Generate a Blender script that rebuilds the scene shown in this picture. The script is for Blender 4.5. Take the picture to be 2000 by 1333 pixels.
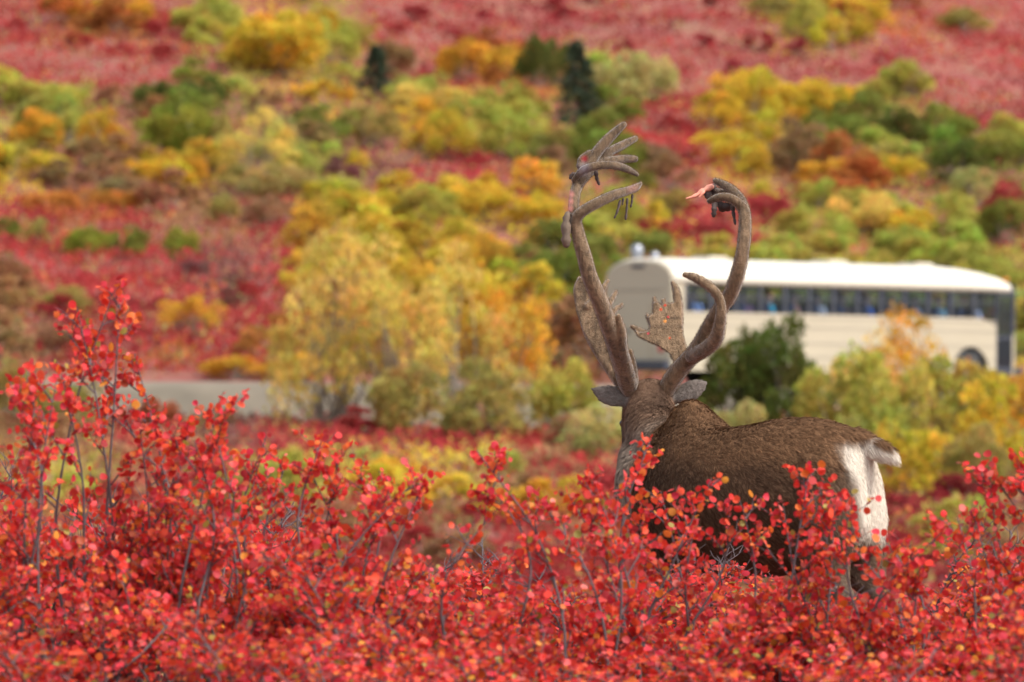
import bpy, bmesh, math, random
import numpy as np
from mathutils import Vector, Matrix, geometry
from mathutils.kdtree import KDTree

# ------------------------------------------------------------------ clear
for o in list(bpy.data.objects):
    bpy.data.objects.remove(o, do_unlink=True)
SC = bpy.context.scene
COL = SC.collection

# ------------------------------------------------------------------ camera
CAM_H = 1.58
FPX = 2000 / 36 * 200          # focal length in photograph pixels
cam_d = bpy.data.cameras.new('camera')
cam = bpy.data.objects.new('camera', cam_d)
COL.objects.link(cam)
cam.location = (0, 0, CAM_H)
cam.rotation_euler = (math.radians(90), 0, 0)
cam_d.lens = 200
cam_d.sensor_width = 36
cam_d.clip_end = 3000
cam_d.clip_start = 0.5
cam_d.dof.use_dof = True
cam_d.dof.focus_distance = 24.6
cam_d.dof.aperture_fstop = 4.7
SC.camera = cam

# ------------------------------------------------------------------ sky, sun, exposure
world = bpy.data.worlds.new('World')
SC.world = world
world.use_nodes = True
nt = world.node_tree
nt.nodes.clear()
sky = nt.nodes.new('ShaderNodeTexSky')
sky.sky_type = 'NISHITA'
sky.sun_disc = False
SUN_DIR = Vector((0.62, -0.40, 0.92)).normalized()
sky.sun_elevation = math.asin(SUN_DIR.z)
sky.sun_rotation = math.atan2(SUN_DIR.x, SUN_DIR.y)
sky.dust_density = 3.0
hs = nt.nodes.new('ShaderNodeHueSaturation')      # thin high cloud: a whiter sky
hs.inputs['Saturation'].default_value = 0.35
bg = nt.nodes.new('ShaderNodeBackground')
bg.inputs['Strength'].default_value = 0.15
wo = nt.nodes.new('ShaderNodeOutputWorld')
nt.links.new(sky.outputs[0], hs.inputs['Color'])
nt.links.new(hs.outputs[0], bg.inputs[0])
nt.links.new(bg.outputs[0], wo.inputs[0])

sun_d = bpy.data.lights.new('sun', 'SUN')
sun = bpy.data.objects.new('sun', sun_d)
COL.objects.link(sun)
sun_d.energy = 1.5
sun_d.angle = math.radians(18)
sun_d.color = (1.0, 0.95, 0.86)
sun.rotation_euler = SUN_DIR.to_track_quat('Z', 'Y').to_euler()

SC.view_settings.view_transform = 'Standard'
SC.view_settings.look = 'None'
SC.view_settings.gamma = 1.0
SC.view_settings.use_curve_mapping = False
SC.view_settings.exposure = 1.25
SC.cycles.max_bounces = 6
SC.cycles.diffuse_bounces = 3
SC.cycles.glossy_bounces = 2
SC.cycles.transmission_bounces = 3
SC.cycles.transparent_max_bounces = 8
SC.cycles.caustics_reflective = False
SC.cycles.caustics_refractive = False
SC.cycles.use_denoising = True
SC.cycles.sample_clamp_indirect = 4.0

HR = 666.5


def P(px, py, d):
    """a point d metres in front of the camera, seen at that pixel of the 2000 px photograph"""
    return np.array([(px - 1000) * d / FPX, d, CAM_H - (py - HR) * d / FPX])


# ------------------------------------------------------------------ helpers
def sm(a, b, x):
    t = np.clip((np.asarray(x, float) - a) / (b - a), 0, 1)
    return t * t * (3 - 2 * t)


def hash_noise(x, y, seed=0):
    """smooth value noise on numpy arrays"""
    xi = np.floor(x).astype(np.int64)
    yi = np.floor(y).astype(np.int64)
    xf = x - xi
    yf = y - yi

    def h(a, b):
        n = (a * 374761393 + b * 668265263 + seed * 974634777) & 0xFFFFFFFF
        n = ((n ^ (n >> 13)) * 1274126177) & 0xFFFFFFFF
        return ((n ^ (n >> 16)) & 0xFFFF) / 65535.0
    u = xf * xf * (3 - 2 * xf)
    v = yf * yf * (3 - 2 * yf)
    return ((h(xi, yi) * (1 - u) + h(xi + 1, yi) * u) * (1 - v)
            + (h(xi, yi + 1) * (1 - u) + h(xi + 1, yi + 1) * u) * v)


def noise3(p, f, seed=0):
    return (hash_noise(p[:, 0] * f, p[:, 1] * f + 17.3, seed)
            + hash_noise(p[:, 1] * f + 5.1, p[:, 2] * f, seed + 1)
            + hash_noise(p[:, 2] * f, p[:, 0] * f + 9.7, seed + 2)) / 3


def nrm(a):
    return a / np.maximum(np.linalg.norm(a, axis=-1, keepdims=True), 1e-9)


def mesh_np(name, V, faces, mat=None, col=None, smooth=False):
    """mesh from numpy vertices and a list of face index arrays (N,3) / (N,4); col = per-vertex rgb"""
    V = np.asarray(V, np.float32)
    me = bpy.data.meshes.new(name)
    me.vertices.add(len(V))
    me.vertices.foreach_set('co', V.ravel())
    loops = []
    starts = []
    tot = 0
    for F in faces:
        F = np.asarray(F, np.int32)
        if len(F) == 0:
            continue
        k = F.shape[1]
        starts.append(tot + np.arange(len(F), dtype=np.int32) * k)
        loops.append(F.ravel())
        tot += F.size
    loops = np.concatenate(loops)
    starts = np.concatenate(starts)
    me.loops.add(len(loops))
    me.loops.foreach_set('vertex_index', loops)
    me.polygons.add(len(starts))
    me.polygons.foreach_set('loop_start', starts)
    me.polygons.foreach_set('use_smooth', np.full(len(starts), smooth, bool))
    me.update(calc_edges=True)
    if col is not None:
        a = me.attributes.new('tint', 'FLOAT_COLOR', 'POINT')
        c = np.ones((len(V), 4), np.float32)
        c[:, :3] = col
        a.data.foreach_set('color', c.ravel())
    if mat is not None:
        me.materials.append(mat)
    return me


def add(name, me, parent=None, loc=None, rot=None, **props):
    o = bpy.data.objects.new(name, me)
    COL.objects.link(o)
    if parent is not None:
        o.parent = parent
    if loc is not None:
        o.location = loc
    if rot is not None:
        o.rotation_euler = rot
    for k, v in props.items():
        o[k] = v
    return o


def empty(name, loc, label, category, group=None, rot=(0, 0, 0)):
    o = bpy.data.objects.new(name, None)
    COL.objects.link(o)
    o.empty_display_size = 0.2
    o.location = loc
    o.rotation_euler = rot
    o['label'] = label
    o['category'] = category
    if group:
        o['group'] = group
    return o


class MB:
    """collects verts, tris, quads and per-vertex colours"""

    def __init__(self):
        self.V, self.T, self.Q, self.C, self.n = [], [], [], [], 0

    def put(self, V, T=None, Q=None, C=None):
        V = np.asarray(V, float)
        self.V.append(V)
        if T is not None and len(T):
            self.T.append(np.asarray(T) + self.n)
        if Q is not None and len(Q):
            self.Q.append(np.asarray(Q) + self.n)
        c = np.ones((len(V), 3))
        if C is not None:
            c[:] = C
        self.C.append(c)
        self.n += len(V)

    def box(self, x0, x1, y0, y1, z0, z1):
        V = [(x, y, z) for x in (x0, x1) for y in (y0, y1) for z in (z0, z1)]
        Q = [(0, 1, 3, 2), (4, 6, 7, 5), (0, 4, 5, 1), (2, 3, 7, 6), (0, 2, 6, 4), (1, 5, 7, 3)]
        self.put(V, Q=Q)

    def tube(self, pts, ra, rb=None, side=None, sides=8, cap=True, C=None):
        pts = np.asarray(pts, float)
        n = len(pts)
        ra = np.broadcast_to(np.asarray(ra, float), (n,))
        rb = ra if rb is None else np.broadcast_to(np.asarray(rb, float), (n,))
        tan = np.gradient(pts, axis=0) if n > 1 else np.array([[0, 0, 1.0]])
        tan = nrm(tan)
        if side is None:
            ref = np.array([0.31, 0.17, 0.94]) if abs(tan[0] @ [0.31, 0.17, 0.94]) < 0.9 else np.array([1.0, 0, 0])
            a = nrm(np.cross(tan, ref))
        else:
            s = np.broadcast_to(np.asarray(side, float), (n, 3))
            a = nrm(s - tan * np.sum(s * tan, 1, keepdims=True))
        b = np.cross(tan, a)
        th = np.linspace(0, 2 * np.pi, sides, endpoint=False)
        ring = (pts[:, None] + a[:, None] * (np.cos(th)[None, :, None] * ra[:, None, None])
                + b[:, None] * (np.sin(th)[None, :, None] * rb[:, None, None]))
        V = ring.reshape(-1, 3)
        i = np.arange(n - 1)[:, None] * sides
        j = np.arange(sides)[None]
        k = (j + 1) % sides
        Q = np.stack([i + j, i + k, i + sides + k, i + sides + j], -1).reshape(-1, 4)
        T = []
        if cap:
            V = np.vstack([V, pts[0], pts[-1]])
            c0, c1 = n * sides, n * sides + 1
            for q in range(sides):
                r = (q + 1) % sides
                T.append((c0, r, q))
                T.append((c1, (n - 1) * sides + q, (n - 1) * sides + r))
        self.put(V, T=T, Q=Q, C=C)

    def capsule(self, pts, r, rb=None, side=None, sides=14):
        """tube with rounded ends"""
        pts = np.asarray(pts, float)
        n = len(pts)
        r = np.array(np.broadcast_to(np.asarray(r, float), (n,)))
        rbb = r.copy() if rb is None else np.array(np.broadcast_to(np.asarray(rb, float), (n,)))
        t0 = nrm((pts[0] - pts[1])[None])[0]
        t1 = nrm((pts[-1] - pts[-2])[None])[0]
        A, B, pp = [], [], []
        for a in (80, 55, 28):
            pp.append(pts[0] + t0 * r[0] * math.sin(math.radians(a)))
            A.append(r[0] * math.cos(math.radians(a)))
            B.append(rbb[0] * math.cos(math.radians(a)))
        pp += list(pts)
        A += list(r)
        B += list(rbb)
        for a in (28, 55, 80):
            pp.append(pts[-1] + t1 * r[-1] * math.sin(math.radians(a)))
            A.append(r[-1] * math.cos(math.radians(a)))
            B.append(rbb[-1] * math.cos(math.radians(a)))
        self.tube(pp, A, B, side, sides)

    def mesh(self, name, mat, smooth=False, col=False):
        V = np.vstack(self.V)
        faces = []
        if self.T:
            faces.append(np.vstack(self.T))
        if self.Q:
            faces.append(np.vstack(self.Q))
        return mesh_np(name, V, faces, mat, np.vstack(self.C) if col else None, smooth)


def remesh(me, voxel, smooth_it, factor=0.5, subdiv=0):
    """union of overlapping closed shells as one continuous surface"""
    o = bpy.data.objects.new('tmp', me)
    COL.objects.link(o)
    m = o.modifiers.new('r', 'REMESH')
    m.mode = 'VOXEL'
    m.voxel_size = voxel
    m.use_smooth_shade = True
    s = o.modifiers.new('s', 'SMOOTH')
    s.iterations = smooth_it
    s.factor = factor
    dg = bpy.context.evaluated_depsgraph_get()
    dg.update()
    out = bpy.data.meshes.new_from_object(o.evaluated_get(dg), depsgraph=dg)
    bpy.data.objects.remove(o, do_unlink=True)
    bpy.data.meshes.remove(me)
    return out


def mesh_arrays(me):
    V = np.empty(len(me.vertices) * 3, np.float32)
    me.vertices.foreach_get('co', V)
    N = np.empty(len(me.vertices) * 3, np.float32)
    me.vertices.foreach_get('normal', N)
    me.calc_loop_triangles()
    T = np.empty(len(me.loop_triangles) * 3, np.int32)
    me.loop_triangles.foreach_get('vertices', T)
    return V.reshape(-1, 3).astype(float), N.reshape(-1, 3).astype(float), T.reshape(-1, 3)


def set_tint(me, col):
    a = me.attributes.get('tint') or me.attributes.new('tint', 'FLOAT_COLOR', 'POINT')
    c = np.ones((len(me.vertices), 4), np.float32)
    c[:, :3] = col
    a.data.foreach_set('color', c.ravel())


def spline(pts, n):
    """Catmull-Rom through rows of pts (any width), n samples"""
    pts = np.asarray(pts, float)
    m = len(pts)
    p = np.vstack([2 * pts[0] - pts[1], pts, 2 * pts[-1] - pts[-2]])
    t = np.linspace(0, m - 1 - 1e-6, n)
    i = t.astype(int)
    f = (t - i)[:, None]
    a, b, c, d = p[i], p[i + 1], p[i + 2], p[i + 3]
    return 0.5 * (2 * b + (c - a) * f + (2 * a - 5 * b + 4 * c - d) * f ** 2 + (3 * b - a - 3 * c + d) * f ** 3)


# ------------------------------------------------------------------ materials
def new_mat(name):
    m = bpy.data.materials.new(name)
    m.use_nodes = True
    n = m.node_tree
    n.nodes.clear()
    out = n.nodes.new('ShaderNodeOutputMaterial')
    return m, n, out


def plain(name, color, rough=0.6, metal=0.0, noise=0.0, scale=8.0, spec=0.5, bump=0.0, sheen=0.0):
    m, n, out = new_mat(name)
    b = n.nodes.new('ShaderNodeBsdfPrincipled')
    b.inputs['Base Color'].default_value = (*color, 1)
    b.inputs['Roughness'].default_value = rough
    b.inputs['Metallic'].default_value = metal
    b.inputs['Specular IOR Level'].default_value = spec
    b.inputs['Sheen Weight'].default_value = sheen
    if noise or bump:
        tc = n.nodes.new('ShaderNodeTexCoord')
        tx = n.nodes.new('ShaderNodeTexNoise')
        tx.inputs['Scale'].default_value = scale
        tx.inputs['Detail'].default_value = 5
        n.links.new(tc.outputs['Object'], tx.inputs['Vector'])
        if noise:
            mx = n.nodes.new('ShaderNodeMix')
            mx.data_type = 'RGBA'
            mx.inputs[6].default_value = (*[c * (1 - noise) for c in color], 1)
            mx.inputs[7].default_value = (*[min(1, c * (1 + noise)) for c in color], 1)
            n.links.new(tx.outputs['Fac'], mx.inputs[0])
            n.links.new(mx.outputs[2], b.inputs['Base Color'])
        if bump:
            bp = n.nodes.new('ShaderNodeBump')
            bp.inputs['Strength'].default_value = bump
            bp.inputs['Distance'].default_value = 0.02
            n.links.new(tx.outputs['Fac'], bp.inputs['Height'])
            n.links.new(bp.outputs[0], b.inputs['Normal'])
    n.links.new(b.outputs[0], out.inputs[0])
    return m


def leafy(name, use_obj, use_attr, rough=0.5, trans=0.35, spec=0.4):
    """leaf: gloss on the surface, light through the blade; colour from the object, the leaf or both"""
    m, n, out = new_mat(name)
    src = None
    if use_obj:
        oi = n.nodes.new('ShaderNodeObjectInfo')
        src = oi.outputs['Color']
    if use_attr:
        at = n.nodes.new('ShaderNodeAttribute')
        at.attribute_name = 'tint'
        if src is None:
            src = at.outputs['Color']
        else:
            mx = n.nodes.new('ShaderNodeMix')
            mx.data_type = 'RGBA'
            mx.blend_type = 'MULTIPLY'
            mx.inputs[0].default_value = 1
            n.links.new(src, mx.inputs[6])
            n.links.new(at.outputs['Color'], mx.inputs[7])
            src = mx.outputs[2]
    b = n.nodes.new('ShaderNodeBsdfPrincipled')
    b.inputs['Roughness'].default_value = rough
    b.inputs['Specular IOR Level'].default_value = spec
    t = n.nodes.new('ShaderNodeBsdfTranslucent')
    s = n.nodes.new('ShaderNodeMixShader')
    s.inputs[0].default_value = trans
    n.links.new(src, b.inputs['Base Color'])
    n.links.new(src, t.inputs['Color'])
    n.links.new(b.outputs[0], s.inputs[1])
    n.links.new(t.outputs[0], s.inputs[2])
    n.links.new(s.outputs[0], out.inputs[0])
    return m


def attr_mat(name, rough=0.7, spec=0.3, sheen=0.0, bump=0.0, bscale=60.0):
    m, n, out = new_mat(name)
    at = n.nodes.new('ShaderNodeAttribute')
    at.attribute_name = 'tint'
    b = n.nodes.new('ShaderNodeBsdfPrincipled')
    b.inputs['Roughness'].default_value = rough
    b.inputs['Specular IOR Level'].default_value = spec
    b.inputs['Sheen Weight'].default_value = sheen
    b.inputs['Sheen Roughness'].default_value = 0.4
    n.links.new(at.outputs['Color'], b.inputs['Base Color'])
    if bump:
        tc = n.nodes.new('ShaderNodeTexCoord')
        tx = n.nodes.new('ShaderNodeTexNoise')
        tx.inputs['Scale'].default_value = bscale
        tx.inputs['Detail'].default_value = 4
        bp = n.nodes.new('ShaderNodeBump')
        bp.inputs['Strength'].default_value = bump
        bp.inputs['Distance'].default_value = 0.01
        n.links.new(tc.outputs['Object'], tx.inputs['Vector'])
        n.links.new(tx.outputs['Fac'], bp.inputs['Height'])
        n.links.new(bp.outputs[0], b.inputs['Normal'])
    n.links.new(b.outputs[0], out.inputs[0])
    return m


M_LEAF_OBJ = leafy('birch_leaf', True, False, 0.5, 0.42, 0.28)
M_LEAF = leafy('birch_foliage', False, True, 0.5, 0.42, 0.28)
M_BUSH = leafy('bush_foliage', True, True, 0.6, 0.5, 0.1)
M_COVER = leafy('ground_cover_leaf', False, True, 0.6, 0.45, 0.1)
M_TWIG = plain('birch_bark', (0.085, 0.062, 0.066), 0.7, noise=0.5, scale=30)
M_STEM = plain('willow_bark', (0.20, 0.17, 0.135), 0.8, noise=0.4, scale=10)

# ------------------------------------------------------------------ road line and terrain
R_PHI = math.radians(41)


def road_line():
    pts = [(-400, 139, 0.6), (-120, 133.6, 0.6), (-60, 133.6, 0.6), (-30, 133.6, 0.6), (-7.5, 133.6, 0.58)]
    R = 15
    for k in range(1, 9):
        a = R_PHI * k / 8
        pts.append((-7.5 + R * math.sin(a), 133.6 + R * (1 - math.cos(a)), 0.58 - 0.11 * k / 8))
    x, y = pts[-1][0], pts[-1][1]
    for s in (1, 4, 8, 12.5, 14.5):
        pts.append((x + s * math.cos(R_PHI), y + s * math.sin(R_PHI), 0.463 - 0.0134 * (s - 1)))
    a = R_PHI
    x, y, z = pts[-1]
    for k in range(14):
        a = max(math.radians(6), a - math.radians(5))
        x += 4 * math.cos(a)
        y += 4 * math.sin(a)
        pts.append((x, y, z))
    pts.append((400, y + 30, z))
    return np.array(pts)


RL = road_line()
_x = np.linspace(-400, 400, 4001)
RLY = np.interp(_x, RL[:, 0], RL[:, 1])
RLZ = np.interp(_x, RL[:, 0], RL[:, 2])
RSL = np.gradient(RLY, _x)
HALF = 3.1
RYS = np.convolve(np.pad(RLY, 150, mode='edge'), np.ones(301) / 301, 'valid')   # the slope's foot, smoother than the road


def terrain(x, y):
    x = np.asarray(x, float)
    y = np.asarray(y, float)
    ry = np.interp(x, _x, RLY)
    rz = np.interp(x, _x, RLZ)
    rs = np.interp(x, _x, RSL)
    dist = (y - ry) / np.sqrt(1 + rs * rs)          # signed distance from the road's middle
    # near side: flat rise under the caribou, dip, then up to the road bank
    near = np.interp(y, [-60, 27, 34, 45, 62, 75, 92, 106, 118, 127], [0, 0, -0.5, -1.8, -3.1, -3.0, -2.1, -1.35, -0.75, -0.5])
    near = near + (hash_noise(x / 7 + 3, y / 9, 5) - 0.5) * 0.5 * sm(30, 60, y)
    t = np.maximum(dist - HALF, 0)
    tf = y - np.interp(x, _x, RYS) - HALF
    bl = sm(3, 25, tf)
    t = np.maximum(t * (1 - bl) + tf * bl, 0)
    tt = np.minimum(t, 190)
    hill = rz + 0.083 * tt + 0.00036 * tt ** 2 + (t - tt) * 0.16
    hill = hill + ((hash_noise(x / 14, y / 18, 1) - 0.5) * 1.6 + (hash_noise(x / 5, y / 6, 2) - 0.5) * 0.5) * sm(3, 25, t)
    hill = hill - 0.006 * x * sm(20, 90, t)
    bank = sm(-HALF - 3.2, -HALF - 0.1, dist)
    z = near * (1 - bank) + rz * bank
    z = np.where(dist > HALF, hill, z)
    z = np.where(np.abs(dist) <= HALF + 0.1, z - 0.03, z)
    return z


def on_ground(px, row, dmax=420):
    d = np.linspace(60, dmax, 1600)
    z = CAM_H - (row - HR) * d / FPX
    g = terrain((px - 1000) * d / FPX, d)
    hit = np.nonzero(z <= g)[0]
    i = hit[0] if len(hit) else len(d) - 1
    return np.array([(px - 1000) * d[i] / FPX, d[i], g[i]])


def to_px(p):
    return 1000 + p[..., 0] * FPX / p[..., 1], HR - (p[..., 2] - CAM_H) * FPX / p[..., 1]


# colour codes of the autumn cover (real leaf colours)
CC = {
    'R': (0.38, 0.048, 0.046), 'P': (0.33, 0.042, 0.046), 'O': (0.47, 0.17, 0.05), 'Y': (0.58, 0.40, 0.05),
    'L': (0.43, 0.39, 0.08), 'G': (0.24, 0.25, 0.05), 'D': (0.10, 0.12, 0.04), 'W': (0.38, 0.31, 0.10),
    'B': (0.20, 0.09, 0.075), 'N': (0.34, 0.19, 0.09),
}
GRID = [  # 100 px cells of the photograph, from the top, each letter a plant cover
    "ROORLYLRRPPPPRRYYORR",
    "RRRRLYLNPOOLRPPPPPRR",
    "LLNGGNYLYLLGRRYYGLPP",
    "YNNYWWLBRRNGNRYNOLGG",
    "RORNNRYYYYYLYRRLYLYR",
    "RRRRBRYYYYNGGLLLLLLL",
    "NRPRRRNYYYONNNLLLLLL",
    "NRRORONNNNONNNLLLLLY",
    "NNRNBRRRRRRNRRRRNNLL",
    "LLNRNLLYYLNRRRRBRNPB",
    "RNRNRRNRNRRNRNRRNPLN",
    "RRNRRNRRNRRRRRNRBPPN",
]


def cover_code(px, row, rng):
    c = int(np.clip((px + rng.normal(0, 28)) // 100, 0, 19))
    r = int(np.clip((row + rng.normal(0, 16)) // 100, 0, 11))
    return GRID[r][c]


# ground sheet
gx = np.unique(np.concatenate([np.linspace(-900, -60, 22), np.linspace(-60, 60, 161), np.linspace(60, 900, 22)]))
gy = np.unique(np.concatenate([np.linspace(-120, 20, 15), np.linspace(20, 122, 69), np.linspace(122, 175, 134),
                               np.linspace(175, 330, 110), np.linspace(330, 1500, 40)]))
GX, GY = np.meshgrid(gx, gy)
GZ = terrain(GX.ravel(), GY.ravel())
V = np.stack([GX.ravel(), GY.ravel(), GZ], 1)
nx, ny = len(gx), len(gy)
ii = (np.arange(ny - 1)[:, None] * nx + np.arange(nx - 1)[None]).ravel()
Q = np.stack([ii, ii + 1, ii + nx + 1, ii + nx], 1)
m, n, out = new_mat('tundra_soil')
b = n.nodes.new('ShaderNodeBsdfPrincipled')
b.inputs['Roughness'].default_value = 0.95
tc = n.nodes.new('ShaderNodeTexCoord')
tx = n.nodes.new('ShaderNodeTexNoise')
tx.inputs['Scale'].default_value = 0.55
tx.inputs['Detail'].default_value = 8
cr = n.nodes.new('ShaderNodeValToRGB')
e = cr.color_ramp.elements
e[0].position, e[0].color = 0.3, (0.18, 0.09, 0.045, 1)
e[1].position, e[1].color = 0.7, (0.19, 0.033, 0.031, 1)
x_ = cr.color_ramp.elements.new(0.5)
x_.color = (0.21, 0.065, 0.045, 1)
n.links.new(tc.outputs['Object'], tx.inputs['Vector'])
n.links.new(tx.outputs['Fac'], cr.inputs[0])
n.links.new(cr.outputs[0], b.inputs['Base Color'])
n.links.new(b.outputs[0], out.inputs[0])
add('ground', mesh_np('ground', V, [Q], m, smooth=True), kind='structure')

# road and its gravel bank
M_GRAVEL = plain('road_gravel', (0.15, 0.122, 0.085), 0.95, noise=0.35, scale=1.3, bump=0.4)
M_BANK = plain('bank_gravel', (0.125, 0.102, 0.072), 0.95, noise=0.45, scale=0.9, bump=0.6)


def ribbon(name, offs, dz, mat, x0=-160, x1=160, step=1.0, jitter=0.0):
    xs = np.arange(x0, x1, step)
    ry = np.interp(xs, _x, RLY)
    rz = np.interp(xs, _x, RLZ)
    s = np.interp(xs, _x, RSL)
    nn = np.stack([-s, np.ones_like(s)], 1) / np.sqrt(1 + s * s)[:, None]
    rows = []
    for k, (o, z) in enumerate(zip(offs, dz)):
        px = xs + nn[:, 0] * o
        py = ry + nn[:, 1] * o
        base = terrain(px, py) if z is None else rz + z
        rows.append(np.stack([px, py, base + (0.05 if z is None else 0) + (hash_noise(xs * 1.7, xs * 0 + k * 3.3, 9) - 0.5) * jitter], 1))
    V = np.vstack(rows)
    k = len(xs)
    Q = []
    for r in range(len(offs) - 1):
        i = np.arange(k - 1) + r * k
        Q.append(np.stack([i, i + 1, i + 1 + k, i + k], 1))
    return add(name, mesh_np(name, V, [np.vstack(Q)], mat, smooth=True), kind='structure')


ribbon('road', [-3.0, -1.5, 0, 1.5, 3.0], [0.0, 0.03, 0.05, 0.03, 0.0], M_GRAVEL)
ribbon('road_bank', [-6.6, -6.0, -5.4, -4.8, -4.2, -3.7, -3.25], [None] * 7, M_BANK, jitter=0.04)

# ------------------------------------------------------------------ bus
M_CREAM = plain('bus_cream_paint', (0.38, 0.33, 0.24), 0.35, noise=0.08, scale=1.5)
M_WHITE = plain('bus_white_roof', (0.55, 0.505, 0.415), 0.4, noise=0.05, scale=1.2)
M_DARK = plain('bus_dark_frame', (0.03, 0.035, 0.05), 0.4)
M_RUB = plain('tyre_rubber', (0.02, 0.02, 0.02), 0.85)
M_RIM = plain('wheel_rim', (0.10, 0.09, 0.08), 0.6, metal=0.3)
M_SEAT = plain('bus_seat_vinyl', (0.03, 0.045, 0.09), 0.6)
M_CHROME = plain('mirror_metal', (0.25, 0.26, 0.28), 0.3, metal=0.8)
M_TRIM = plain('bus_trim', (0.33, 0.29, 0.22), 0.5)
M_AMBER = plain('amber_lens', (0.6, 0.22, 0.03), 0.25)
M_RED = plain('red_lens', (0.45, 0.02, 0.02), 0.25)

mg, n, out = new_mat('bus_glass')
tr = n.nodes.new('ShaderNodeBsdfTransparent')
tr.inputs[0].default_value = (0.68, 0.74, 0.82, 1)
gl = n.nodes.new('ShaderNodeBsdfGlossy')
gl.inputs['Color'].default_value = (0.9, 0.95, 1, 1)
gl.inputs['Roughness'].default_value = 0.03
mx = n.nodes.new('ShaderNodeMixShader')
mx.inputs[0].default_value = 0.03
n.links.new(tr.outputs[0], mx.inputs[1])
n.links.new(gl.outputs[0], mx.inputs[2])
n.links.new(mx.outputs[0], out.inputs[0])
M_GLASS = mg

BL, BW = 11.3, 1.22
ZB, ZW0, ZW1, ZT = 0.42, 1.85, 2.53, 3.15
rr = P(1313, 700, 137.0)
B0 = Vector((rr[0] - BW * math.sin(R_PHI), 137.0 + BW * math.cos(R_PHI), 0.45))
bus = empty('tour_bus', B0, 'long cream tour bus with rounded white roof on the gravel road', 'bus',
            rot=(0, math.radians(0.77), R_PHI))
bus.scale = (1.05, 1, 1)


def arch(x, top, w, z0, n=20, e=2.6):
    th = np.linspace(0, math.pi, n)
    c, s = np.cos(th), np.sin(th)
    return np.stack([np.full(n, x), np.sign(c) * np.abs(c) ** (2 / e) * w, z0 + np.abs(s) ** (2 / e) * (top - z0)], 1)


def loft(rings, cap=True):
    k = len(rings[0])
    V = np.vstack(rings)
    Q = []
    for r in range(len(rings) - 1):
        for j in range(k - 1):
            Q.append((r * k + j, r * k + j + 1, (r + 1) * k + j + 1, (r + 1) * k + j))
        Q.append((r * k + k - 1, r * k, (r + 1) * k, (r + 1) * k + k - 1))
    T = []
    if cap:
        for base, flip in ((0, True), ((len(rings) - 1) * k, False)):
            for j in range(1, k - 1):
                T.append((base, base + j + 1, base + j) if flip else (base, base + j, base + j + 1))
    return V, T, Q


# roof: rounded shell with a thick inner lining
mb = MB()
rings = []
for x, top, w in ((0.02, 3.08, 1.20), (0.10, 3.14, 1.235), (0.5, 3.16, 1.245), (9.3, 3.16, 1.245), (10.0, 3.12, 1.245),
                  (10.6, 3.04, 1.24), (11.0, 2.95, 1.22), (11.3, 2.82, 1.16), (11.42, 2.66, 1.08)):
    rings.append(arch(x, top, w, ZW1))
V, T, Q = loft(rings)
mb.put(V, T, Q)
roof = add('roof', mb.mesh('bus_roof', M_WHITE, True), bus)
for x in (2.2, 6.1, 9.0):
    mb = MB()
    mb.box(x - 0.32, x + 0.32, -0.34, 0.34, 3.165, 3.205)
    mb.box(x - 0.28, x + 0.28, -0.30, 0.30, 3.208, 3.235)
    add('roof_hatch', mb.mesh('roof_hatch', M_WHITE), roof)
mb = MB()
mb.capsule([(0.4, 0.55, 3.1), (0.4, 0.55, 3.36)], 0.15)
mb.capsule([(0.7, 0.25, 3.12), (0.7, 0.25, 3.22)], 0.11)
add('roof_beacon', mb.mesh('roof_beacon', M_CHROME, True), roof)
for y in (-0.9, -0.5, 0.5, 0.9):
    mb = MB()
    mb.capsule([(11.25, y - 0.05, 2.86), (11.25, y + 0.05, 2.86)], 0.05, sides=8)
    add('marker_light', mb.mesh('marker_light', M_AMBER, True), roof)


def wall_with_arch(side, wheels, x0, x1, step=0.1):
    """lower side panel with round wheel openings and thickness"""
    y0 = side * BW
    y1 = side * (BW - 0.06)
    xs = np.unique(np.concatenate([np.arange(x0, x1, step), [x1]]))
    low = np.full(len(xs), ZB)
    for wx in wheels:
        d = np.abs(xs - wx)
        low = np.where(d < 0.62, np.maximum(low, 0.5 + np.sqrt(np.maximum(0.62 ** 2 - d ** 2, 0))), low)
    hi = np.where(xs > 10.0, ZW0 - 0.17 * sm(10.0, 10.65, xs) * (1 if side < 0 else 0), ZW0)
    a = np.stack([xs, np.full_like(xs, y0), low], 1)
    bb = np.stack([xs, np.full_like(xs, y0), hi], 1)
    c = np.stack([xs, np.full_like(xs, y1), hi], 1)
    d = np.stack([xs, np.full_like(xs, y1), low], 1)
    k = len(xs)
    V = np.vstack([a, bb, c, d])
    Q = []
    for i in range(k - 1):
        for r in range(4):
            q = (r + 1) % 4
            Q.append((r * k + i, r * k + i + 1, q * k + i + 1, q * k + i))
    Q += [(0, k, 2 * k, 3 * k), (k - 1, 4 * k - 1, 3 * k - 1, 2 * k - 1)]
    return V, Q


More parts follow.
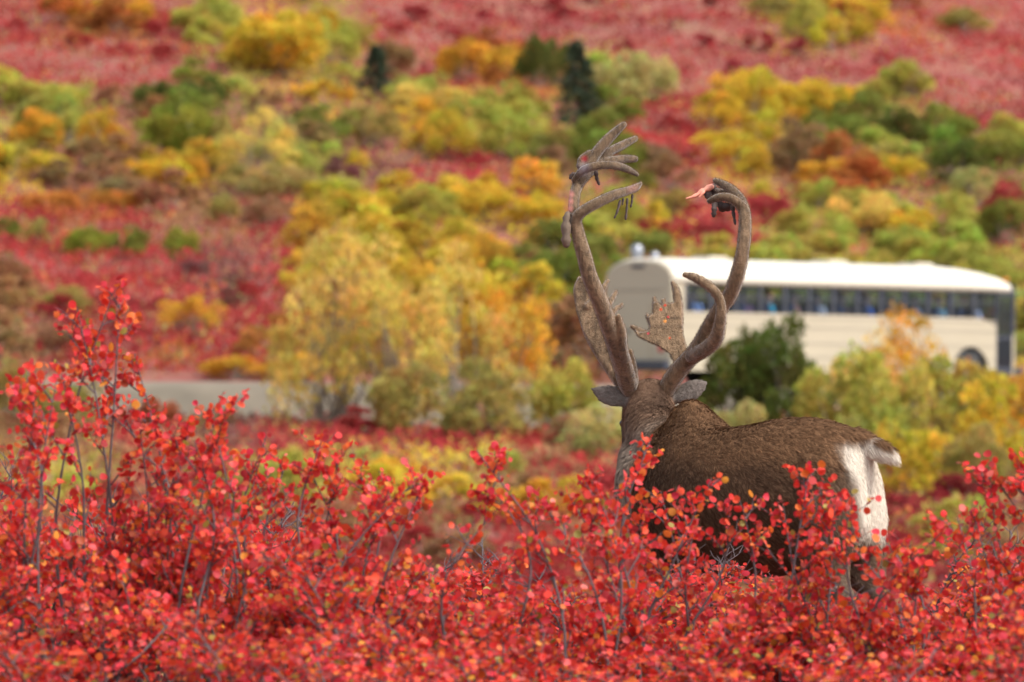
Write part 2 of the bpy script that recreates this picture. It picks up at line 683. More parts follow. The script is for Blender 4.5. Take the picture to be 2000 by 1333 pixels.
WH = (2.9, 9.75)
for side in (-1, 1):
    mb = MB()
    V, Q = wall_with_arch(side, WH, 0.02, 10.62 if side < 0 else 11.25)
    mb.put(V, Q=Q)
    sw = add('side_panel', mb.mesh('bus_side', M_CREAM), bus)
    for z in (0.78, 1.12, 1.5, 1.74):                     # rub rails
        mb = MB()
        x1 = 10.6 if side < 0 else 11.2
        segs = [(0.1, x1)]
        if z < 1.1:
            segs = [(0.1, WH[0] - 0.7), (WH[0] + 0.7, WH[1] - 0.7), (WH[1] + 0.7, x1)]
        for a, bq in segs:
            y = side * (BW + 0.012)
            mb.box(a, bq, min(y, y - side * 0.02), max(y, y - side * 0.02), z, z + 0.045)
        add('rub_rail', mb.mesh('rub_rail', M_TRIM), sw)
    # windows: posts, panes with a sash bar
    xs = np.linspace(0.42, 10.65, 14)
    for i, x in enumerate(xs):
        mb = MB()
        y0, y1 = sorted((side * (BW - 0.01), side * (BW - 0.07)))
        mb.box(x - 0.055, x + 0.055, y0, y1, ZW0 - 0.14, ZW1 + 0.03)
        add('window_post', mb.mesh('window_post', M_DARK), bus)
    for i in range(len(xs) - 1):
        if side < 0 and i in (1, 3):                       # two lowered windows, as the green behind shows clear
            z0, z1 = ZW0, ZW0 + 0.36
        else:
            z0, z1 = ZW0, ZW1
        mb = MB()
        y0, y1 = sorted((side * (BW - 0.035), side * (BW - 0.041)))
        mb.box(xs[i] + 0.055, xs[i + 1] - 0.055, y0, y1, z0 + 0.002 - (0.14 if i == 12 and side < 0 else 0), z1 - 0.002)
        pn = add('window', mb.mesh('bus_pane', M_GLASS), bus)
        mb = MB()
        y0, y1 = sorted((side * (BW - 0.022), side * (BW - 0.055)))
        zm = ZW0 + 0.38
        mb.box(xs[i] + 0.055, xs[i + 1] - 0.055, y0, y1, zm - 0.018, zm + 0.018)
        add('sash_bar', mb.mesh('sash_bar', M_DARK), pn)
    mb = MB()
    mb.box(0.02, 0.365, *sorted((side * BW, side * (BW - 0.06))), ZW0 + 0.002, ZW1 + 0.05)
    add('corner_panel', mb.mesh('corner_panel', M_CREAM), bus)

# rear wall, its emergency door, small high lights
mb = MB()
prof = [(0, -1.2, 0.5), (0, 1.2, 0.5)]
ar = arch(0, 3.10, 1.2, ZW1)
outer = np.vstack([[(0.0, 1.2, 0.5)], ar, [(0.0, -1.2, 0.5)]])
inner = outer + np.array([0.06, 0, 0])
rb = outer * np.array([1, 0.97, 1]) + np.array([-0.03, 0, 0])
rb[:, 2] = 0.5 + (rb[:, 2] - 0.5) * 0.985
V, T, Q = loft([rb, outer, inner])
mb.put(V, T, Q)
rear = add('rear_panel', mb.mesh('bus_rear', M_CREAM), bus)
mb = MB()
mb.box(-0.05, -0.034, -0.46, 0.46, 0.62, 2.05)
rd = add('rear_door', mb.mesh('rear_door', M_CREAM), rear)
mb = MB()
mb.box(-0.075, -0.052, 0.28, 0.36, 1.3, 1.42)
add('door_handle', mb.mesh('door_handle', M_DARK), rear)
mb = MB()
mb.box(-0.05, -0.033, -0.9, 0.9, 2.36, 2.40)
add('rear_trim', mb.mesh('rear_trim', M_TRIM), rear)
mb = MB()
mb.box(-0.06, -0.033, -0.22, 0.22, 2.90, 2.98)
add('vent_grille', mb.mesh('vent_grille', M_DARK), rear)
for y in (-0.85, 0.85):
    for z in (0.95,):
        mb = MB()
        mb.tube([(-0.034, y, z), (-0.07, y, z)], [0.09, 0.08], sides=14)
        add('tail_light', mb.mesh('tail_light', M_RED), rear)
mb = MB()
mb.box(-0.2, -0.04, -1.18, 1.18, 0.45, 0.66)
add('bumper', mb.mesh('rear_bumper', M_DARK), rear)

# floor, front, door, mirrors
mb = MB()
mb.box(0.07, 10.6, -1.15, 1.15, 0.88, 1.00)
add('floor', mb.mesh('bus_floor', M_DARK), bus)
mb = MB()
mb.box(11.2, 11.34, -1.14, 1.18, 0.42, 1.45)
front = add('front_panel', mb.mesh('bus_front', M_CREAM), bus)
mb = MB()
mb.box(11.25, 11.262, -1.12, 1.12, 1.452, 2.62)
add('windscreen', mb.mesh('windscreen', M_GLASS), front)
for y in (-1.16, 0.0, 1.16):
    mb = MB()
    mb.box(11.2, 11.27, y - 0.05, y + 0.05, 1.452, 2.70)
    add('screen_post', mb.mesh('screen_post', M_DARK), front)
for y in (-0.85, 0.85):
    mb = MB()
    mb.tube([(11.342, y, 0.85), (11.38, y, 0.85)], [0.12, 0.10], sides=14)
    add('headlight', mb.mesh('headlight', M_CHROME, True), front)
mb = MB()
mb.box(11.342, 11.5, -1.2, 1.2, 0.42, 0.62)
add('bumper', mb.mesh('front_bumper', M_DARK), front)
mb = MB()
mb.box(10.63, 10.69, -1.21, -1.15, 0.45, 2.55)
mb.box(11.13, 11.19, -1.21, -1.15, 0.45, 2.55)
mb.box(10.69, 11.13, -1.205, -1.155, 2.45, 2.55)
mb.box(10.69, 11.13, -1.205, -1.155, 0.45, 0.62)
mb.box(10.69, 11.13, -1.205, -1.155, 1.32, 1.40)
mb.box(10.89, 10.93, -1.206, -1.154, 0.622, 2.448)
door = add('entrance_door', mb.mesh('entrance_door', M_DARK), bus)
for z0, z1 in ((0.622, 1.318), (1.402, 2.448)):
    for x0, x1 in ((10.692, 10.888), (10.932, 11.128)):
        mb = MB()
        mb.box(x0, x1, -1.184, -1.178, z0, z1)
        add('pane', mb.mesh('door_pane', M_GLASS), door)
for y in (-1, 1):
    mb = MB()
    mb.tube([(11.2, y * 1.15, 2.5), (11.5, y * 1.35, 2.52), (11.58, y * 1.42, 2.3)], 0.02, sides=6)
    mb.box(11.54, 11.6, y * 1.42 - 0.11, y * 1.42 + 0.11, 2.0, 2.42)
    add('mirror', mb.mesh('mirror', M_DARK), bus)
# wheels
for wx in WH:
    for side in (-1, 1):
        y0 = side * 1.18
        mb = MB()
        r = [0.34, 0.49, 0.52, 0.52, 0.49, 0.34]
        yy = [y0, y0, y0 - side * 0.05, y0 - side * 0.25, y0 - side * 0.30, y0 - side * 0.30]
        mb.tube([(wx, q, 0.52) for q in (y0, y0 - side * .02, y0 - side * .06, y0 - side * .24, y0 - side * .28, y0 - side * .3)],
                r, side=(1, 0, 0), sides=28)
        w = empty('wheel', (0, 0, 0), '', '')
        del w['label'], w['category']
        w.parent = bus
        add('tyre', mb.mesh('tyre', M_RUB, True), w)
        mb = MB()
        mb.tube([(wx, y0 + side * .004, .52), (wx, y0 + side * .012, .52), (wx, y0 - side * .04, .52)], [0.33, 0.31, 0.12],
                side=(1, 0, 0), sides=24)
        mb.tube([(wx, y0 - side * .03, .52), (wx, y0 + side * .03, .52)], [0.11, 0.09], side=(1, 0, 0), sides=12)
        add('rim', mb.mesh('rim', M_RIM), w)
# seats
seat_mb = MB()
for a in np.linspace(0, 1, 5):
    pass
seat_mb.box(-0.12, -0.02, -0.45, 0.45, 0.35, 1.12)
seat_mb.box(-0.018, 0.40, -0.45, 0.45, 0.33, 0.45)
seat_mb.box(0.0, 0.06, -0.35, -0.30, 0.0, 0.328)
seat_mb.box(0.3, 0.36, 0.30, 0.35, 0.0, 0.328)
seat_me = seat_mb.mesh('seat', M_SEAT)
SEAT_X = np.linspace(0.75, 9.55, 12)
for x in SEAT_X:
    for y in (-0.68, 0.68):
        add('seat', seat_me, bus, (x, y, 1.00))

# passengers: one continuous seated body each
mp, n, out = new_mat('passenger')
oi = n.nodes.new('ShaderNodeObjectInfo')
at = n.nodes.new('ShaderNodeAttribute')
at.attribute_name = 'tint'
sx = n.nodes.new('ShaderNodeSeparateColor')
mxa = n.nodes.new('ShaderNodeMix')
mxa.data_type = 'RGBA'
mxa.inputs[7].default_value = (0.50, 0.30, 0.22, 1)
mxb = n.nodes.new('ShaderNodeMix')
mxb.data_type = 'RGBA'
mxb.inputs[7].default_value = (0.05, 0.035, 0.025, 1)
b = n.nodes.new('ShaderNodeBsdfPrincipled')
b.inputs['Roughness'].default_value = 0.8
n.links.new(at.outputs['Color'], sx.inputs[0])
n.links.new(oi.outputs['Color'], mxa.inputs[6])
n.links.new(sx.outputs[0], mxa.inputs[0])
n.links.new(mxa.outputs[2], mxb.inputs[6])
n.links.new(sx.outputs[1], mxb.inputs[0])
n.links.new(mxb.outputs[2], b.inputs['Base Color'])
n.links.new(b.outputs[0], out.inputs[0])
mb = MB()
mb.capsule([(0, 0, 0.10), (0.0, 0, 0.30), (0.01, 0, 0.46)], [0.13, 0.14, 0.12], [0.17, 0.19, 0.19], side=(1, 0, 0))
mb.capsule([(0.02, 0, 0.52), (0.03, 0, 0.68)], [0.06, 0.055])
mb.capsule([(0.03, 0, 0.72), (0.045, 0, 0.80)], [0.092, 0.098], [0.076, 0.082], side=(1, 0, 0))
mb.capsule([(0.135, 0, 0.735), (0.145, 0, 0.765)], [0.016, 0.012], sides=8)
for s in (-1, 1):
    mb.capsule([(0, s * 0.19, 0.50), (0.05, s * 0.24, 0.24), (0.27, s * 0.15, 0.14)], [0.065, 0.052, 0.042])
    mb.capsule([(0.02, s * 0.09, 0.06), (0.42, s * 0.11, 0.07), (0.44, s * 0.11, -0.28)], [0.085, 0.065, 0.05])
    mb.capsule([(0.29, s * 0.14, 0.14), (0.35, s * 0.11, 0.13)], [0.038, 0.03], sides=8)
    mb.capsule([(0.03, s * 0.083, 0.75), (0.03, s * 0.09, 0.78)], [0.02, 0.02], sides=8)
pm = remesh(mb.mesh('passenger', mp), 0.016, 6)
V, N, T = mesh_arrays(pm)
c = np.zeros((len(V), 3))
c[:, 0] = ((V[:, 2] > 0.585) | ((V[:, 0] > 0.29) & (V[:, 2] > 0.09) & (V[:, 2] < 0.18) & (V[:, 2] > 0.11))).astype(float)
c[:, 1] = ((V[:, 2] > 0.84) | ((V[:, 2] > 0.70) & (V[:, 0] < 0.005))).astype(float)
set_tint(pm, c)
pm.materials.clear()
pm.materials.append(mp)
bm = bus.matrix_basis.copy()
PEOPLE = [(0, 'pale blue', (0.35, 0.45, 0.65)), (1, 'lilac', (0.45, 0.35, 0.55)), (2, 'plum', (0.22, 0.10, 0.16)), (3, 'bright turquoise', (0.02, 0.55, 0.65)),
          (4, 'salmon', (0.60, 0.25, 0.18)), (5, 'white', (0.70, 0.66, 0.62)), (6, 'dark brown', (0.10, 0.06, 0.05)),
          (7, 'royal blue', (0.06, 0.16, 0.48)), (8, 'rust red', (0.35, 0.12, 0.07)), (9, 'grey', (0.35, 0.35, 0.38)),
          (10, 'mint green', (0.40, 0.62, 0.60))]
bus_m = Matrix.Translation(B0) @ Matrix.Rotation(R_PHI, 4, 'Z') @ Matrix.Rotation(math.radians(0.77), 4, 'Y') @ Matrix.Diagonal((1.05, 1, 1, 1))
for i, cname, colr in PEOPLE:
    p = bus_m @ Vector((SEAT_X[i] + 0.14, -0.90, 1.50))
    o = add('person', pm, None, p, (0, math.radians(0.77), R_PHI + random.Random(i).uniform(-0.5, 0.5)),
            label='seated passenger in a %s jacket behind the bus windows' % cname, category='person',
            group='passengers in the tour bus')
    o.color = (*colr, 1)
add("seat", seat_me, bus, (10.01, -0.68, 1.00))
p = bus_m @ Vector((10.15, -0.85, 1.50))
o = add('person', pm, None, p, (0, 0, R_PHI), label='passenger in a pale shirt at the foremost bus window', category='person',
        group='passengers in the tour bus')
o.color = (0.7, 0.7, 0.74, 1)

# ------------------------------------------------------------------ caribou
rng = np.random.default_rng(7)
SP_S = np.linspace(0, 1.46, 120)
phi = np.radians(24 + 50 * sm(0.2, 1.12, SP_S))
dx = -np.cos(phi)
dy = np.sin(phi)
ds = SP_S[1] - SP_S[0]
SPX = P(1706, 900, 25.0)[0] + np.concatenate([[0], np.cumsum(dx[:-1] * ds)])
SPY = 25.0 + np.concatenate([[0], np.cumsum(dy[:-1] * ds)])


def body_pt(s, lat, z):
    ss = np.clip(s, 0, 1.46)
    x = np.interp(ss, SP_S, SPX)
    y = np.interp(ss, SP_S, SPY)
    f = np.interp(ss, SP_S, phi)
    ex = s - ss
    return np.array([x - np.cos(f) * ex - np.sin(f) * lat, y + np.sin(f) * ex - np.cos(f) * lat, z])


ST = np.array([  # s, top, bottom, half width
    (0.005, 1.06, 0.80, 0.07), (0.03, 1.13, 0.70, 0.135), (0.09, 1.195, 0.62, 0.185), (0.2, 1.232, 0.58, 0.225),
    (0.32, 1.248, 0.56, 0.245), (0.46, 1.238, 0.545, 0.26), (0.6, 1.212, 0.53, 0.272), (0.75, 1.198, 0.52, 0.278),
    (0.88, 1.212, 0.51, 0.27), (1.0, 1.268, 0.505, 0.258), (1.1, 1.312, 0.505, 0.24), (1.2, 1.322, 0.52, 0.222),
    (1.3, 1.280, 0.54, 0.198), (1.4, 1.18, 0.60, 0.15), (1.46, 1.04, 0.70, 0.08)])
stn = spline(ST, 60)
mb = MB()
ringsb = []
th = np.linspace(0, 2 * np.pi, 28, endpoint=False)
for s, zt, zb, hw in stn:
    cz, hz = (zt + zb) / 2, (zt - zb) / 2
    u = np.sin(th)
    # deeper, narrower towards the back ridge at the withers, full flanks
    ridge = 1 - 0.32 * sm(0.0, 0.95, u) * sm(0.85, 1.15, s) - 0.04 * sm(0.4, 1, u)
    ringsb.append(np.array([body_pt(s, np.cos(t) * hw * r * (1.0 + 0.10 * (1 - abs(uu)) ** 2), cz + uu * hz - 0.02 * hz)
                            for t, uu, r in zip(th, u, ridge)]))
k = 28
V = np.vstack(ringsb)
Q = []
for r in range(len(ringsb) - 1):
    for j in range(k):
        j2 = (j + 1) % k
        Q.append((r * k + j, r * k + j2, (r + 1) * k + j2, (r + 1) * k + j))
T = [(0, j + 1, j) for j in range(1, k - 1)] + [((len(ringsb) - 1) * k, (len(ringsb) - 1) * k + j, (len(ringsb) - 1) * k + j + 1) for j in range(1, k - 1)]
mb.put(V, T, Q)


def bp(*rows):
    return np.array([body_pt(*r) for r in rows])


for sd in (-1, 1):
    back = -0.03 if sd < 0 else 0.05
    mb.capsule(bp((0.20, sd * 0.115, 0.98), (0.24, sd * 0.13, 0.80), (0.25, sd * 0.135, 0.66)), [0.155, 0.145, 0.10])
    mb.capsule(bp((0.12, sd * 0.105, 0.95), (0.09, sd * 0.11, 0.78), (0.10 + back, sd * 0.115, 0.62), (0.06 + back, sd * 0.115, 0.47)),
               [0.115, 0.11, 0.08, 0.05])
    mb.capsule(bp((0.25, sd * 0.13, 0.68), (0.15 + back, sd * 0.12, 0.56), (0.045 + back, sd * 0.115, 0.46)), [0.10, 0.075, 0.052])
    mb.capsule(bp((0.045 + back, sd * 0.115, 0.46), (0.07 + back, sd * 0.115, 0.30), (0.085 + back, sd * 0.115, 0.12), (0.12 + back, sd * 0.115, 0.07)),
               [0.05, 0.036, 0.034, 0.038])
    for q in (-0.028, 0.0265):
        mb.capsule(bp((0.12 + back, sd * 0.115 + q, 0.05), (0.17 + back, sd * 0.115 + q * 1.2, 0.032)), [0.034, 0.026])
    mb.capsule(bp((1.17, sd * 0.14, 0.98), (1.22, sd * 0.145, 0.78), (1.13, sd * 0.13, 0.62)), [0.13, 0.115, 0.08])
    mb.capsule(bp((1.13, sd * 0.13, 0.64), (1.15, sd * 0.12, 0.45), (1.16, sd * 0.12, 0.36), (1.14, sd * 0.12, 0.12), (1.17, sd * 0.12, 0.07)),
               [0.075, 0.05, 0.048, 0.034, 0.038])
    for q in (-0.028, 0.0265):
        mb.capsule(bp((1.17, sd * 0.12 + q, 0.05), (1.22, sd * 0.12 + q * 1.2, 0.032)), [0.034, 0.026])
# neck and mane
HEAD0 = P(1268, 812, 26.52)
MUZ = P(1229, 905, 26.85)
NECK = np.array([body_pt(1.22, 0.0, 1.0), body_pt(1.40, 0.03, 1.0), 0.5 * (body_pt(1.40, 0.03, 1.0) + HEAD0 + [0, 0, -0.04]), HEAD0 + [0, 0, -0.03]])
mb.capsule(NECK, [0.18, 0.16, 0.135, 0.115], [0.24, 0.20, 0.165, 0.115], side=(1, 0, 0), sides=20)
MANE = np.array([body_pt(1.28, 0.09, 0.86), body_pt(1.40, 0.15, 0.90), 0.4 * body_pt(1.40, 0.17, 0.93) + 0.6 * (HEAD0 + [-0.01, -0.02, -0.12])])
mb.capsule(MANE, [0.150, 0.135, 0.115], [0.20, 0.18, 0.13], side=(1, 0, 0), sides=18)
# head: skull, cheeks, muzzle, nose
NAPE = [P(1268, 800, 26.47), 0.5 * (P(1270, 815, 26.4) + NECK[2]), body_pt(1.36, 0.02, 1.06)]
mb.capsule(NAPE, [0.112, 0.135, 0.15], sides=18)
HD = MUZ - HEAD0
POLL = P(1268, 792, 26.50)
hp = [POLL + np.array([0, 0, 0.012]), HEAD0 + HD * 0.18, HEAD0 + HD * 0.45, HEAD0 + HD * 0.72, HEAD0 + HD * 0.95]
mb.capsule(hp, [0.122, 0.114, 0.088, 0.064, 0.056], [0.105, 0.118, 0.095, 0.068, 0.055], side=(1, 0.2, 0), sides=18)
mb.capsule([HEAD0 + HD * 0.92 + [0, 0, 0.0], HEAD0 + HD * 1.08], [0.056, 0.05], [0.058, 0.048], side=(1, 0.2, 0), sides=14)
EL = [P(1228, 782, 26.47), P(1205, 776, 26.46), P(1178, 769, 26.46), P(1157, 760, 26.48)]
ER = [P(1315, 778, 26.47), P(1338, 769, 26.46), P(1362, 757, 26.46), P(1381, 747, 26.48)]
for E in (EL, ER):
    mb.capsule(spline(E, 8), [0.030, 0.042, 0.052, 0.056, 0.053, 0.044, 0.030, 0.012],
               [0.022, 0.020, 0.017, 0.015, 0.014, 0.013, 0.012, 0.009], side=(0.1, 0.15, 1), sides=14)
# tail
TAIL = spline([body_pt(0.07, 0, 1.15), P(1708, 876, 24.97), P(1730, 885, 24.93), P(1748, 899, 24.90)], 10)
mb.capsule(TAIL, [0.055, 0.05, 0.046, 0.044, 0.042, 0.04, 0.038, 0.034, 0.028, 0.020],
           [0.05, 0.05, 0.05, 0.05, 0.05, 0.048, 0.044, 0.04, 0.034, 0.022], side=(0, 1, 0), sides=12)
body_me = remesh(mb.mesh('caribou_body', None), 0.0085, 22, 0.5)

BV, BN, BT = mesh_arrays(body_me)


def seg_dist(p, pts):
    best = np.full(len(p), 9.0)
    tb = np.zeros(len(p))
    m_ = len(pts) - 1
    for i in range(m_):
        a, b_ = pts[i], pts[i + 1]
        ab = b_ - a
        t = np.clip(((p - a) @ ab) / (ab @ ab), 0, 1)
        d = np.linalg.norm(p - (a + t[:, None] * ab), axis=1)
        better = d < best
        best = np.where(better, d, best)
        tb = np.where(better, (i + t) / m_, tb)
    return best, tb


def zones(p):
    """body coordinates and zone weights of points on the animal"""
    sx_ = SPX[None]
    d2 = (p[:, 0:1] - SPX[None]) ** 2 + (p[:, 1:2] - SPY[None]) ** 2
    i = np.argmin(d2, 1)
    s = SP_S[i]
    f = phi[i]
    dxy = p[:, :2] - np.stack([SPX[i], SPY[i]], 1)
    lat = dxy[:, 0] * -np.sin(f) + dxy[:, 1] * -np.cos(f)
    fwd = dxy[:, 0] * -np.cos(f) + dxy[:, 1] * np.sin(f)
    s = s + fwd
    dn, tn = seg_dist(p, NECK[1:])
    dm, tm = seg_dist(p, MANE[1:])
    dh, thd = seg_dist(p, np.array(hp + [HEAD0 + HD * 1.1]))
    de = np.minimum(seg_dist(p, np.array(EL[1:]))[0], seg_dist(p, np.array(ER[1:]))[0])
    dt, tt = seg_dist(p, TAIL)
    return s, lat, f, dn, dm, dh, thd, de, dt, tt


def coat(p, nrm_, want_comb=False):
    s, lat, f, dn, dm, dh, thd, de, dt, tt = zones(p)
    z = p[:, 2]
    nz = noise3(p, 9, 3) - 0.5
    nf = noise3(p, 30, 8) - 0.5
    N_ = len(p)
    brown = np.array([0.150, 0.079, 0.041])
    dark = np.array([0.072, 0.041, 0.025])
    warm = np.array([0.190, 0.100, 0.048])
    pale = np.array([0.26, 0.20, 0.155])
    white = np.array([0.66, 0.585, 0.49])
    grey = np.array([0.165, 0.138, 0.122])
    c = np.tile(brown, (N_, 1))

    def mixin(col, w):
        w = np.clip(w, 0, 1)[:, None]
        c[:] = c * (1 - w) + col * w
    # darker flank band, warm withers, greyer thigh in front of the rump patch
    mixin(dark, 0.85 * sm(1.12, 0.96, z + nz * 0.12) * sm(1.3, 1.1, s))
    mixin(warm, 0.8 * sm(1.02, 1.15, s) * sm(1.10, 1.22, z + nz * 0.1))
    mixin(np.array([0.17, 0.115, 0.078]), 0.75 * sm(0.26, 0.09, s + nz * 0.1) * sm(1.05, 0.88, z))
    mixin(np.array([0.15, 0.105, 0.075]), sm(0.62, 0.5, z))                     # legs
    mixin(dark, 0.6 * sm(0.40, 0.25, z))
    mixin(np.array([0.05, 0.04, 0.035]), sm(0.09, 0.06, z))                   # hooves
    # neck and mane: pale grey buff
    fx = s - 1.33 + nz * 0.05
    wn = sm(0.0, 0.05, fx + 0.25 * (1.08 - z) * (z < 1.08))
    mixin(pale * (0.95 + 0.25 * nf[:, None]), wn)
    mixin(np.array([0.33, 0.27, 0.21]), wn * sm(1.1, 0.85, z))
    hd = sm(0.17, 0.13, dh)
    mixin(np.array([0.175, 0.104, 0.067]), np.maximum(wn, sm(0.20, 0.14, dh)) * sm(1.06, 1.25, z + nz * 0.14 + nf * 0.06))
    mixin(np.array([0.10, 0.075, 0.06]), hd * sm(0.18, 0.42, thd))
    mixin(np.array([0.035, 0.03, 0.028]), hd * sm(0.5, 0.75, thd))
    mixin(grey, sm(0.075, 0.055, de))
    # rump patch
    w = sm(0.150, 0.045, s + nz * 0.07 + nf * 0.05 + 0.09 * sm(0.85, 0.62, z)) * sm(0.64, 0.76, z + nz * 0.05) * sm(1.15, 1.09, z + nf * 0.04)
    w *= sm(0.20, 0.13, np.abs(lat) + nf * 0.02)
    mixin(white, w)
    # tail: brown above, white below
    on_tail = sm(0.075, 0.06, dt) * sm(0.25, 0.4, tt)
    mixin(white, on_tail)
    mixin(brown, on_tail * sm(0.10, 0.50, nrm_[:, 2] + nf * 0.3) * sm(0.95, 0.75, tt))
    length = np.full(N_, 0.030)
    length = length * (1 - 0.6 * sm(0.7, 0.5, z))
    length = np.where(wn > 0.4, 0.036, length)
    length = np.where(hd > 0.5, 0.017, length)
    length = np.where(thd * hd > 0.4, 0.008, length)
    length = np.where(de < 0.065, 0.013, length)
    length = np.where(w > 0.4, 0.024, length)
    length = np.where(on_tail > 0.4, 0.038, length)
    length = np.where(z < 0.1, 0.002, length)
    if not want_comb:
        return c, length
    heading = np.stack([-np.cos(f), np.sin(f), np.zeros(N_)], 1)
    comb = -heading * 0.75 + np.array([0, 0, -1.0]) * (0.35 + 0.6 * sm(1.15, 0.8, z))[:, None]
    comb = np.where((wn > 0.4)[:, None], np.array([-0.1, -0.35, -1.0]), comb)
    comb = np.where((w > 0.4)[:, None], -heading * 0.45 + np.array([0, 0, -1.0]), comb)
    tdir = nrm((TAIL[-1] - TAIL[0])[None])[0]
    comb = np.where((on_tail > 0.4)[:, None], tdir + np.array([0, 0, -0.5]), comb)
    eL = nrm((EL[-1] - EL[0])[None])[0]
    eR = nrm((ER[-1] - ER[0])[None])[0]
    left = p[:, 0] < HEAD0[0]
    comb = np.where((de < 0.07)[:, None], np.where(left[:, None], eL, eR), comb)
    return c, length, comb


def scatter(V, N, T, count, rg):
    a, b_, c_ = V[T[:, 0]], V[T[:, 1]], V[T[:, 2]]
    ar_ = np.linalg.norm(np.cross(b_ - a, c_ - a), axis=1)
    cum = np.cumsum(ar_)
    i = np.searchsorted(cum, rg.random(count) * cum[-1])
    r1, r2 = np.sqrt(rg.random(count)), rg.random(count)
    w0, w1, w2 = (1 - r1)[:, None], (r1 * (1 - r2))[:, None], (r1 * r2)[:, None]
    p = a[i] * w0 + b_[i] * w1 + c_[i] * w2
    nn = nrm(N[T[i, 0]] * w0 + N[T[i, 1]] * w1 + N[T[i, 2]] * w2)
    return p, nn


def hair_mesh(name, p, nn, comb, length, col, mat, rg, width=0.0016, lift=0.45, clump_n=0, clump_w=0.6, jitter=0.22, tip_gain=1.35):
    n_ = len(p)
    tan = comb - nn * np.sum(comb * nn, 1, keepdims=True)
    tan = nrm(tan)
    d1 = nrm(tan + nn * lift + rg.normal(0, jitter, (n_, 3)))
    d2 = nrm(tan + nn * lift * 0.35 + rg.normal(0, jitter, (n_, 3)))
    L = (length * rg.uniform(0.65, 1.2, n_))[:, None]
    mid = p + d1 * L * 0.5
    tip = mid + d2 * L * 0.5
    shade = rg.uniform(0.75, 1.25, (n_, 1))
    if clump_n:
        ci = rg.choice(n_, clump_n, replace=False)
        kd = KDTree(clump_n)
        for q, i in enumerate(ci):
            kd.insert(p[i], q)
        kd.balance()
        near = np.array([kd.find(pp)[1] for pp in p])
        src = ci[near]
        cw = clump_w * (1 - 0.9 * np.clip((col.mean(1, keepdims=True) - 0.2) / 0.25, 0, 1))
        tip = tip * (1 - cw) + (tip[src] + (tip - tip[src]) * 0.15) * cw
        mid = mid * (1 - cw * 0.45) + mid[src] * cw * 0.45
        shade = shade * rg.uniform(0.76, 1.26, (clump_n, 1))[near]
    lum = np.clip((col.mean(1, keepdims=True) - 0.2) / 0.25, 0, 1)      # white hair is even
    shade = 1 + (shade - 1) * (1 - 0.8 * lum)
    sd = nrm(np.cross(d1, nn) + rg.normal(0, 0.35, (n_, 3))) * width * 0.5
    V = np.stack([p - sd, p + sd, mid - sd * 0.8, mid + sd * 0.8, tip], 1).reshape(-1, 3)
    b0 = np.arange(n_)[:, None] * 5
    Q = b0 + np.array([[0, 1, 3, 2]])
    T = b0 + np.array([[2, 3, 4]])
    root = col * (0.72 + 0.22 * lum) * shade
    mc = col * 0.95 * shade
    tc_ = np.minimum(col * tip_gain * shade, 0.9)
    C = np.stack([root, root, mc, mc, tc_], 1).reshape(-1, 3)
    return mesh_np(name, V, [T, Q], mat, C)


M_SKIN = attr_mat('caribou_coat', 0.85, 0.06, 0.0, 0.5, 70)
M_FUR = attr_mat('caribou_fur', 0.75, 0.06)
M_VELVET = attr_mat('antler_velvet', 0.85, 0.15, 0.6, 0.6, 160)
M_EYE = plain('eye', (0.01, 0.008, 0.006), 0.1)
c0, l0 = coat(BV, BN)
set_tint(body_me, np.minimum(c0 * 0.8, 0.8))
body_me.materials.clear()
body_me.materials.append(M_SKIN)
feet = body_pt(0.7, 0, 0.0)
caribou = empty('caribou', feet, 'brown bull caribou with velvet antlers and white rump seen from behind', 'caribou')
off = -Vector(feet)
bo = add('body', body_me, caribou, off)
rgf = np.random.default_rng(11)
fp, fn = scatter(BV, BN, BT, 170000, rgf)
keep = fp[:, 2] > 0.1
fp, fn = fp[keep], fn[keep]
fc, fl, fcomb = coat(fp, fn, True)
sway = np.stack([noise3(fp, 14, 20), noise3(fp, 14, 30), noise3(fp, 14, 40)], 1) - 0.5
fcomb = nrm(fcomb) + sway * (1.1 - 0.9 * sm(0.25, 0.45, fc.mean(1)))[:, None]
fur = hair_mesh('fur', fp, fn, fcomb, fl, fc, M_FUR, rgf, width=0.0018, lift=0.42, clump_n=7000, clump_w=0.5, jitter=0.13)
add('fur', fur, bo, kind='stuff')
for sd in (-1, 1):
    mb = MB()
    e0 = HEAD0 + HD * 0.30 + np.array([sd * 0.088, 0.03, 0.03])
    mb.capsule([e0, e0 + np.array([sd * 0.004, 0, 0])], 0.019, sides=12)
    add('eye', mb.mesh('eye', M_EYE, True), bo)


# antlers -----------------------------------------------------------
def tube_px(mb, rows, n=14, flat=1.0, side=None):
    """rows of (px, py, depth, radius px)"""
    r = spline(rows, n)
    pts = np.array([P(a, b_, d) for a, b_, d, _ in r])
    rad = r[:, 3] * r[:, 2] / FPX * 0.93
    mb.capsule(pts, rad, rad * flat, side=side, sides=12)


